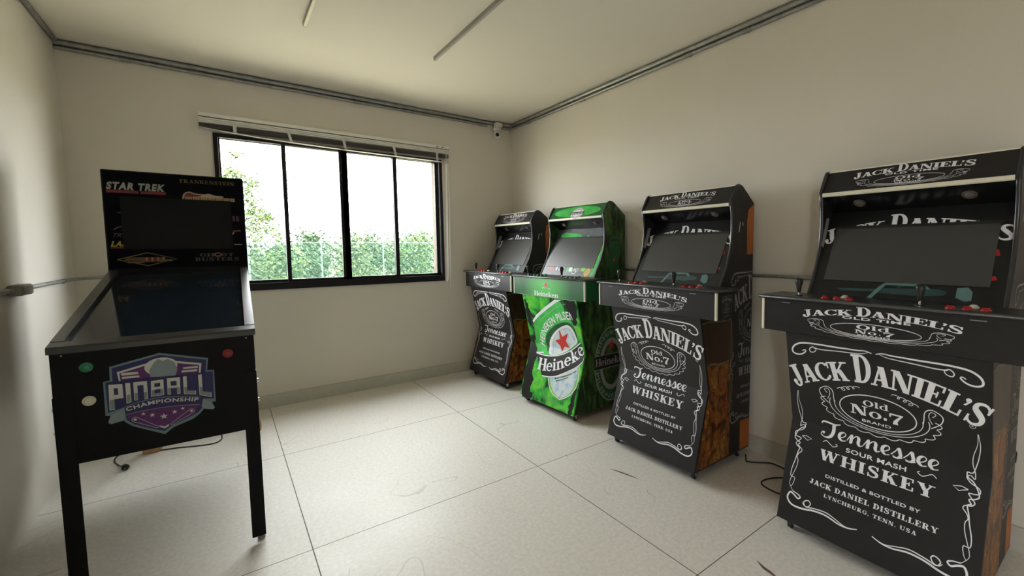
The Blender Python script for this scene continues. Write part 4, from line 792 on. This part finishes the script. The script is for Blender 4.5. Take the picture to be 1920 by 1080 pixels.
def green_front(b):
    D = lambda k, mm, l: b.decal([TR[k] if k in ('gStar', 'gDash') else spline(TR[k], 4, True)[:-1]], map_front, mm, l, FK[1])
    R_ = lambda pts, w, mm, l, n=5: b.decal(ribbon(spline(pts, n), w), map_front, mm, l, FK[1])
    cl = lambda ps: [[(min(max(a, -.363), .363), min(z, .944)) for a, z in p] for p in ps]
    jag = lambda pts: [(a+random.uniform(-.012, .012), z+random.uniform(-.012, .012)) for a, z in spline(pts, 7, True)[:-1]]
    for pts in ([(-.350, .50), (-.27, .49), (-.235, .40), (-.265, .30), (-.22, .20), (-.235, .12), (-.17, .085), (-.345, .075)], [(.16, .93), (.345, .935), (.345, .80), (.30, .74), (.25, .79), (.205, .80), (.20, .88)], [(-.345, .90), (-.30, .84), (-.29, .72), (-.33, .66), (-.350, .75)], [(.30, .075), (.345, .075), (.345, .30), (.315, .20)]): b.decal([jag(pts)], map_front, M_black, 1, FK[1])
    b.decal([ [(-.27, .68), (-.19, .775), (-.05, .85), (.10, .92), (.20, .935), (.27, .80), (.31, .66), (.30, .55), (-.22, .40), (-.28, .52)] ], map_front, M_gart, 1, FK[1])
    b.decal(cl([TR['gArc']]), map_front, M_white, 3, FK[1])
    R_(TR['gArc2'], .006, M_gart2, 3)
    D('gDark', M_gdark, 2)
    b.decal(cl(on_path(sans('HEINEKEN PILSENER', .02), spline(TR['gPil'], 4), .062, 0, 1.18)), map_front, M_white, 3, FK[1])
    P = spline(TR['gTiny'], 4)
    for i in range(0, len(P)-1): b.decal(cl(rect2(P[i][0], P[i][1], P[i][0]+.0045, P[i][1]+.011)), map_front, M_glabel, 3, FK[1])
    D('gInner', M_white, 3); D('gInner2', M_glabel, 4)
    P = spline(TR['gTinyB'], 3)
    for i in range(0, len(P)-1): b.decal(rect2(P[i][0], P[i][1], P[i][0]+.007, P[i][1]+.010), map_front, M_greyink, 5, FK[1])
    D('gStar', M_starred, 6)
    D('gLow', M_gart2, 2); b.decal(ribbon(TR['gLow'], .008), map_front, M_white, 3, FK[1]); D('gLow2', M_glabel, 4)
    for k, hh in (('gLowTxt1', .012), ('gLowTxt2', .009)):
        P = spline(TR[k], 8)
        for i in range(0, len(P)-1): b.decal(rect2(P[i][0], P[i][1]-hh, P[i][0]+.008, P[i][1]), map_front, M_gdark, 5, FK[1])
    for i in range(26):
        a = math.radians(200+150*i/25); b.decal(rect2(.055+.135*math.cos(a), .225+.13*math.sin(a), .062+.135*math.cos(a), .236+.13*math.sin(a)), map_front, M_greyink, 5, FK[1])
    T_, B_ = cl([spline(TR['gBandT'], 4)])[0], cl([spline(TR['gBandB'], 4)])[0]
    n = min(len(T_), len(B_)); quads = [[T_[i], T_[i+1], B_[i+1], B_[i]] for i in range(n-1)]
    b.decal(quads, map_front, M_vinyl, 7, FK[1])
    b.decal(cl(ribbon(T_, .008)+ribbon(B_, .008)), map_front, M_white, 8, FK[1])
    b.decal([[(min(a, .363), z) for a, z in p] for p in on_path(slab('Heineke', .02), spline(TR['gTxt'], 4), .098, 0, 1., .012)], map_front, M_white, 9, FK[1])
    D('gDash', M_white, 8)
LABEL = jd_label()
jd = cabinet('jd', 'black whiskey-label arcade cabinet farthest back, in the corner beyond the green cabinet', (-.6155, -.5339, 0), .016-PI/2)
c3 = copy_tree(jd); c3.location = (-.6122, -2.7362, 0); c3.rotation_euler.z = -.001-PI/2
c3['label'] = 'black whiskey-label arcade cabinet standing directly in front of the green one'
c4 = copy_tree(jd); c4.location = (-.6357, -3.9655, 0); c4.rotation_euler.z = -.021-PI/2
c4['label'] = 'largest, nearest black whiskey-label arcade cabinet at the right edge of the view'
cabinet('green', 'bright green beer-label arcade cabinet with a red star, between two black ones', (-.6181, -1.5986, 0), .040-PI/2)

# ================================================================= pinball machine (local: x across, y to the back)
PW = .305
M_pb = mat('pinball_black', (.0035, .004, .005), .45, spec=.14, var=.15, vscale=20)
M_rail = mat('satin_dark_rail', (.035, .035, .038), .28, var=.08, vscale=20)
M_logoo = mat('slate_blue_print', (.12, .20, .24), .5, var=.05); M_navy = mat('navy_print', (.010, .010, .095), .5, var=.05); M_purple = mat('purple_print', (.085, .010, .125), .5, var=.08)
M_lwhite = mat('soft_white_print', (.52, .54, .52), .5, var=.03); M_lgrey = mat('grey_green_print', (.19, .23, .24), .5, var=.05); M_ballg = mat('blue_grey_print', (.20, .26, .30), .5, var=.05)
pm = thing('pinball_machine', 'black pinball machine on four legs with a shield logo and tall backbox', 'pinball machine', (-2.8701, -2.1090, 0), 1.549-PI/2)
mpf = lambda u, z, l: (u, -l, z)
zt = lambda y: .997+(1.236-.997)*y/1.11           # rail top
b = MB()
side = [(0, .535), (0, .965), (1.11, 1.205), (1.29, 1.205), (1.29, .535)]
for s in (-1, 1):
    x0, x1 = sorted((s*PW, s*(PW-.018))); b.prism_x(side, x0, x1, M_pb)
b.box(-PW+.018, .0, .535, PW-.018, .018, .966, M_pb); b.box(-PW+.018, 1.272, .535, PW-.018, 1.29, 1.205, M_pb); b.box(-PW+.018, .018, .545, PW-.018, 1.272, .557, M_pb)
b.prism_x([(1.10, 1.190), (1.29, 1.195), (1.29, 1.206), (1.10, 1.206)], -PW+.018, PW-.018, M_pb)
def lg(k, mm, l): b.decal([TR[k]], mpf, mm, l)
lg('pOut', M_logoo, 1); lg('pIn', M_navy, 2); lg('pP1', M_purple, 3); lg('pW1', M_lwhite, 4)
q = TR['pBars']
for i in range(4): b.decal([q[4*i:4*i+4]], mpf, M_lwhite, 5)
bc = TR['pBall']; cx = (bc[0][0]+bc[1][0])/2; cz = bc[0][1]; b.decal([ellipse(cx, cz, (bc[1][0]-bc[0][0])/2, bc[2][1]-cz)[:-1]], mpf, M_lwhite, 5); lg('pBall2', M_ballg, 6)
lg('pTL', M_ballg, 5); lg('pTR', M_ballg, 5); lg('pPur', M_purple, 6); lg('pBand', M_navy, 7); lg('pRib', M_navy, 8)
b.decal(ribbon(TR['pRib'][:5], .0022)+ribbon(TR['pRib'][5:], .0022), mpf, M_ballg, 9)
b.decal(on_path(sans('CHAMPIONSHIP', .03), spline(TR['pRibT'], 5), .0155), mpf, M_lwhite, 9)
def quadmap(c, p):
    """unit square -> the four corners TL TR BR BL"""
    x, y = p; (a, b_, c_, d) = c
    return tuple((a[k]*(1-x)+b_[k]*x)*y+(d[k]*(1-x)+c_[k]*x)*(1-y) for k in (0, 1))
R_ = lambda *r: [rect2(*r)[0]]
LET = {'P': R_(0, 0, .36, 1)+R_(0, .85, 1, 1)+R_(.66, .45, 1, 1)+R_(0, .42, 1, .58), 'I': R_(0, 0, 1, 1), 'n': R_(0, 0, .28, 1)+R_(.72, 0, 1, 1)+R_(0, .80, 1, 1),
       'B': R_(0, 0, .27, 1)+R_(.73, 0, 1, 1)+R_(0, .82, 1, 1)+R_(0, .42, 1, .58)+R_(0, 0, 1, .18), 'A': R_(0, 0, .27, 1)+R_(.73, 0, 1, 1)+R_(0, .80, 1, 1)+R_(0, .36, 1, .52), 'L': R_(0, 0, .30, 1)+R_(0, 0, 1, .20)}
for k, cr in TR['pL'].items():
    if k == 'P': cr = [cr[0], cr[1], (cr[1][0]+.0005, cr[4][1]), cr[4]]
    elif k in 'Ll': # foot runs out along the baseline
        tl, tr = cr[0], cr[1]; w = cr[3][0]-cr[4][0]; cr = [tl, (tl[0]+w, tl[1]+.004), cr[3], cr[4]]
    ch = 'L' if k == 'l' else k
    b.decal([[quadmap(cr, p) for p in pl] for pl in LET[ch]], mpf, M_lwhite, 9)
    low = [p for p in (clip(pl, 1, .44, -1) for pl in LET[ch]) if len(p) > 2]
    sh = [[(min(max(x, .05), .95) if ch != 'I' else .14+.72*x, min(max(y, .03), .40)) for x, y in pl] for pl in low]
    b.decal([[quadmap(cr, p) for p in pl] for pl in sh], mpf, M_lgrey, 10)
for (x, z), r in zip(TR['pStars'], (.0075, .0095, .0125, .0095, .0075)): b.decal(star(x, z, r), mpf, M_lwhite, 9)
for k in ('pFlL', 'pFlR'):
    (xa, za), (xb, zb) = TR[k]; a = math.atan2(zb-za, xb-xa); pts = []
    for i in range(13): t = a+PI/2+PI*i/12; pts.append((xa+.0095*math.cos(t), za+.0095*math.sin(t)))
    for i in range(7): t = a-PI/2+PI*i/6; pts.append((xb+.0035*math.cos(t), zb+.0035*math.sin(t)))
    b.decal(ribbon(pts+pts[:1], .0014), mpf, M_lwhite, 9); b.decal(disc(xa, za, .0048), mpf, M_lwhite, 9)
lg('pV', M_lwhite, 9)
body = b.build('cabinet_body', pm)
for (x, z), mm, nm in zip(TR['pBtn']+TR['pBtnR'], (M_greenb, M_whiteb, mat('dark_red_button', (.25, .008, .014), .3, var=.04)), ('g', 'w', 'r')):
    b = MB(); b.lathe([(.019, 0), (.019, .004), (.014, .006), (.013, .005), (.0125, .0085), (.008, .0098), (0, .010)], mm, (x, -.0005, z), (0, -1, 0), 20); bt = b.build('push_button', pm); bt['label'] = {'g': 'green push button', 'w': 'white push button', 'r': 'red push button'}[nm]
for x, z in ((-PW+.03, .958), (PW-.028, .955)):
    b = MB(); b.lathe([(.004, 0), (.004, .002), (0, .003)], M_chrome, (x, -.0005, z), (0, -1, 0), 8); b.build('screw', pm)
# front bar and side rails
b = MB(); b.prism_x([(-.008, .966), (-.008, .985), (-.004, .993), (.046, 1.004), (.060, 1.000), (.060, .966)], -PW-.006, PW+.006, M_rail); b.build('front_bar', pm)
for s in (-1, 1):
    b = MB(); y0, y1 = .046, 1.13
    x0, x1 = sorted((s*(PW+.006), s*(PW-.030)))
    b.prism_x([(y0, zt(y0)-.042), (y0, zt(y0)-.005), (y0+.006, zt(y0)), (y1, zt(y1)), (y1, zt(y1)-.042)], x0, x1, M_rail); b.build('side_rail', pm)
# glass over the playfield
def thing_glass():
    m = bpy.data.materials.new('playfield_glass'); m.use_nodes = True; nt = m.node_tree; p = nt.nodes['Principled BSDF']; p.inputs['Base Color'].default_value = (.9, .95, .95, 1); p.inputs['Roughness'].default_value = .03
    nt.nodes.remove(p); t = nt.nodes.new('ShaderNodeBsdfTransparent'); t.inputs[0].default_value = (.55, .58, .60, 1); g = nt.nodes.new('ShaderNodeBsdfGlossy'); g.inputs['Roughness'].default_value = .06
    mx = nt.nodes.new('ShaderNodeMixShader')
    du = nt.nodes.new('ShaderNodeBsdfDiffuse'); du.inputs[0].default_value = (.36, .50, .80, 1); m0 = nt.nodes.new('ShaderNodeMixShader'); m0.inputs[0].default_value = .03; nt.links.new(t.outputs[0], m0.inputs[1]); nt.links.new(du.outputs[0], m0.inputs[2])  # dust on the glass, its bluish sheen painted in as faint blue diffuse
    nt.links.new(schlick(nt, .10, .85), mx.inputs[0]); nt.links.new(m0.outputs[0], mx.inputs[1]); nt.links.new(g.outputs[0], mx.inputs[2]); nt.links.new(mx.outputs[0], nt.nodes['Material Output'].inputs[0]); return m
M_pg = thing_glass(); M_pf = mat('dark_playfield_screen', (.030, .033, .040), .4, var=.15, vscale=6)
b = MB(); g0 = lambda y: zt(y)-.020
b.prism_x([(.058, g0(.058)), (1.10, g0(1.10)), (1.10, g0(1.10)-.004), (.058, g0(.058)-.004)], -PW+.031, PW-.031, M_pg); b.build('playfield_glass', pm)
b = MB(); b.prism_x([(.062, g0(.062)-.006), (1.098, g0(1.098)-.006), (1.098, g0(1.098)-.012), (.062, g0(.062)-.012)], -PW+.031, PW-.031, M_pf); b.build('playfield', pm)
# backbox
bv = 1.136
b = MB(); b.rbox(-.316, bv, 1.207, .316, bv+.155, 1.806, M_pb, .004); 
mpb = lambda u, z, l: (u, bv-l, z)
b.decal([[(-.308, 1.25), (.308, 1.25), (.308, 1.798), (-.308, 1.798)]], mpb, mat('backbox_print', (.0025, .0030, .0050), .5, spec=.06, var=.5, vscale=9), 1)
# printed game titles
M_dwhite = mat('dim_white_print', (.30, .31, .28), .5, var=.1); M_dred = mat('dim_red_print', (.16, .01, .018), .5, var=.1); M_dgold = mat('dim_gold_print', (.10, .075, .018), .5, var=.2)
M_dor = mat('dim_orange_print', (.30, .11, .03), .5, var=.2); M_dyel = mat('dim_yellow_print', (.33, .27, .03), .5, var=.1); M_dgrey = mat('dim_grey_print', (.055, .055, .055), .5, var=.2); M_dpink = mat('dim_mauve_print', (.09, .045, .065), .5, var=.2)
M_cream = mat('dim_cream_print', (.36, .31, .20), .5, var=.1)
sl = lambda ps, k, y0: [[(a+(z-y0)*k, z) for a, z in p] for p in ps]
b.decal(sl(fit(sans('STAR TREK', .05), -.298, -.058, 1.699, .040), .18, 1.70), mpb, M_dwhite, 2)
b.decal(rect2(-.298, 1.678, -.168, 1.694)+rect2(-.160, 1.678, -.052, 1.694), mpb, M_dred, 2)
b.decal(fit(slab('FRANKENSTEIN', .1), .012, .270, 1.757, .021), mpb, M_dgold, 2)
q = TR['bOr']; zz = q[2][1]
b.decal([spline([(.022, 1.668), (.03, 1.696), (.055, 1.706), (.08, 1.697), (.12, 1.694), (.145, 1.699), (.17, 1.69), (.20, 1.688), (.215, 1.683), (.20, 1.676), (.15, 1.674), (.06, 1.668)], 3, True)[:-1]], mpb, M_cream, 2)
b.decal([spline([(.030, 1.674), (.036, 1.692), (.055, 1.699), (.08, 1.690), (.11, 1.687), (.09, 1.678), (.05, 1.673)], 3, True)[:-1]], mpb, M_dred, 3)
b.decal(rect2(.020, 1.656, .268, 1.676), mpb, M_cream, 3)
for i in range(20): b.decal(rect2(.026+i*.012, 1.659, .0335+i*.012, 1.673), mpb, M_dor if i % 3 else M_dgold, 4)
b.decal(sl(fit(sans('TRO', .0), -.292, -.228, 1.428, .022), .5, 1.43), mpb, M_dgrey, 2)
b.decal(ribbon(spline([(-.28, 1.470), (-.262, 1.484), (-.236, 1.490)], 5), .006), mpb, M_dgrey, 2)
b.decal(sl(fit(sans('LAS', .05), -.296, -.236, 1.376, .030), .3, 1.38), mpb, M_dyel, 2); b.decal(rect2(-.298, 1.364, -.234, 1.371), mpb, M_dred, 2)
b.decal(ribbon([(-.276, 1.300), (-.15, 1.338), (-.024, 1.300), (-.15, 1.262), (-.276, 1.300)], .006), mpb, M_dgold, 2)
b.decal(rect2(-.245, 1.283, -.075, 1.312), mpb, mat('dim_rust_print', (.075, .022, .012), .5, var=.4, vscale=40), 3); b.decal(rect2(-.24, 1.300, -.16, 1.304)+rect2(-.235, 1.278, -.165, 1.286)+rect2(-.10, 1.286, -.045, 1.298), mpb, M_dgold, 4)
for i in range(4): b.decal(rect2(-.16+i*.024, 1.290, -.150+i*.024, 1.310), mpb, M_dor, 4)
b.decal(fit(slab('GH', .1), .082, .150, 1.312, .020)+fit(slab('ST', .1), .188, .245, 1.312, .020)+fit(slab('BUSTERS', .1), .058, .272, 1.284, .022), mpb, M_dgrey, 2)
b.decal(ribbon(ellipse(.169, 1.323, .017, .010, 0, 360, 20), .006), mpb, M_dor, 3)
b.decal(fit(sans('55', .04), .250, .285, 1.535, .030), mpb, M_dpink, 2)
b.decal([[(.248, 1.476), (.285, 1.480), (.292, 1.470), (.25, 1.464)]], mpb, M_dred, 2); b.decal(rect2(.252, 1.384, .292, 1.388), mpb, M_dwhite, 2); b.decal(rect2(-.262, 1.565, -.242, 1.569), mpb, M_dgrey, 2); b.decal([[(.246, 1.462), (.258, 1.463), (.248, 1.446)]], mpb, M_dwhite, 2)
bb_ = b.build('backbox', pm)
b = MB(); b.box(-.247, bv-.003, 1.360, .247, bv, 1.659, M_rubber); b.face([(-.247, bv-.0031, 1.36), (.247, bv-.0031, 1.36), (.247, bv-.0031, 1.659), (-.247, bv-.0031, 1.659)], mat('backbox_screen', (.0045, .0052, .0058), .35, spec=.15, var=.1)); b.build('screen', bb_)
# legs: bent sheet at the front corners, raked bars at the rear standing on blocks
for sx in (-1, 1):
    b = MB(); z0, z1 = .022, .80; w = .052; t = .004
    xo = sx*(PW+.002); yo = -.003
    xa, xb = sorted((xo, xo-sx*w)); b.box(xa, yo, z0, xb, yo+t, z1, M_pb)
    xa, xb = sorted((xo, xo-sx*t)); b.box(xa, yo, z0, xb, yo+w, z1, M_pb)
    leg = b.build('leg', pm)
    b = MB(); b.lathe([(.013, 0), (.015, .004), (.015, .010), (.005, .013), (.005, .026)], M_galv_d, (xo-sx*.018, yo+.018, 0), (0, 0, 1), 12); b.build('levelling_foot', leg)
    for z in (.66, .75):
        b = MB(); b.lathe([(.009, 0), (.009, .005), (.005, .008), (0, .0085)], M_chrome, (xo, yo+.026, z), (sx, 0, 0), 10); b.build('bolt', leg)
    xc = -.252 if sx < 0 else .300
    b = MB(); b.prism_x([(1.25, .556), (1.285, .556), (1.615, .061), (1.58, .061)], xc-.02, xc+.02, M_pb); leg = b.build('leg', pm)
    b = MB(); b.lathe([(.009, 0), (.009, .005), (.005, .008), (0, .0085)], M_chrome, (sx*PW, 1.24, .60), (sx, 0, 0), 10); b.build('bolt', pm)

# ================================================================= cords and small things on the floor
M_cable = mat('black_cable', (.015, .014, .014), .5, var=.1)
def s3(pts, n=6):
    a = spline([(p[0], p[1]) for p in pts], n); c = spline([(p[2], 0) for p in pts], n)
    return [(x, y, max(z[0], .0042)) for (x, y), z in zip(a, c)]
def cord(label, pts, plug=None, r=.004):
    base = Vector(pts[0]); o = thing('power_cord', label, 'cord', pts[0])
    b = MB(); b.tube([Vector(p)-base for p in s3(pts)], r, M_cable, 8); b.build('cable', o)
    if plug:
        p, d = Vector(plug[0])-base, Vector(plug[1]).normalized(); b = MB(); b.lathe([(.005, 0), (.010, .008), (.016, .022), (.019, .036), (.019, .044), (0, .045)], M_rubber, p, d, 12)
        for s in (-1, 1): e = d.cross(Vector((0, 0, 1))).normalized()*.008*s; b.tube([p+d*.044+e, p+d*.062+e], .0022, M_chrome, 6)
        b.build('plug', o)
cord('thin black cord ending in a loose plug under the pinball machine', [(-3.03, -.62, .537), (-3.10, -.55, .30), (-3.20, -.46, .05), (-3.255, -.46, .005), (-3.262, -.55, .004), (-3.235, -.64, .004), (-3.20, -.72, .012)], ((-3.20, -.72, .02), (.35, -1, -.03)))
cord('thin black cord trailing on the floor behind the right pinball leg', [(-3.06, -.53, .005), (-2.97, -.55, .004), (-2.86, -.60, .004), (-2.77, -.625, .004), (-2.73, -.58, .004), (-2.725, -.50, .004), (-2.74, -.40, .004), (-2.78, -.2, .004)])
cord('black cord running along the floor between third and nearest cabinet', [(-.12, -3.11, .02), (-.14, -3.125, .004), (-.168, -3.15, .004), (-.13, -3.20, .004), (-.08, -3.25, .004), (-.075, -3.30, .004), (-.10, -3.42, .004), (-.12, -3.60, .004)])
cord('black cord loop on the floor beside the nearest cabinet', [(-.15, -3.50, .004), (-.18, -3.41, .004), (-.23, -3.36, .004), (-.30, -3.335, .004), (-.345, -3.345, .004), (-.366, -3.39, .004), (-.37, -3.45, .004), (-.36, -3.55, .004)])
b = MB(); b.tube([Vector(p) for p in ((-.03, -4.36, 1.05), (-.022, -4.34, .90), (-.02, -4.327, .81), (-.02, -4.31, .70), (-.02, -4.292, .59), (-.02, -4.290, .555), (-.02, -4.31, .50), (-.02, -4.335, .44), (-.02, -4.333, .40), (-.02, -4.31, .375), (-.022, -4.25, .38), (-.05, -4.18, .42))], .0042, M_cable, 8)
tag(b.build('power_cord'), 'black cord hanging against the right wall behind the nearest cabinet', 'cord')
for i, (x_, lab) in enumerate(((-.252, 'small raw wooden block under the left rear leg of the pinball machine'), (.300, 'small raw wooden block under the right rear leg of the pinball machine'))):
    b = MB(); b.rbox(-.042, -.035, 0, .042, .035, .0605, M_wood, .003); o = b.build('wood_block'); q = Matrix.Rotation(1.549-PI/2, 4, 'Z') @ Vector((x_, 1.598, 0)); o.location = (-2.8701+q.x, -2.1090+q.y, 0); o.rotation_euler.z = -.1; tag(o, lab, 'block')
M_dirt = mat('brown_scuff', (.16, .10, .07), .8, var=.3)
for nm, pts, w, lab in (('floor_scuff', [(-.885, -2.66), (-.868, -2.72), (-.850, -2.80), (-.838, -2.86)], .012, 'brown scuff mark on the floor in front of the third cabinet'), ('floor_scuff', [(-.940, -3.66), (-.958, -3.70), (-.965, -3.74), (-.985, -3.80)], .016, 'dark scuff mark on the floor in front of the nearest cabinet')):
    b = MB(); b.decal(ribbon(spline(pts, 5), lambda q, a: w*math.sin(PI*min(max(q, .05), .95))), lambda x, y, l: (x, y, .0006), M_dirt); tag(b.build(nm), lab, 'scuff mark')
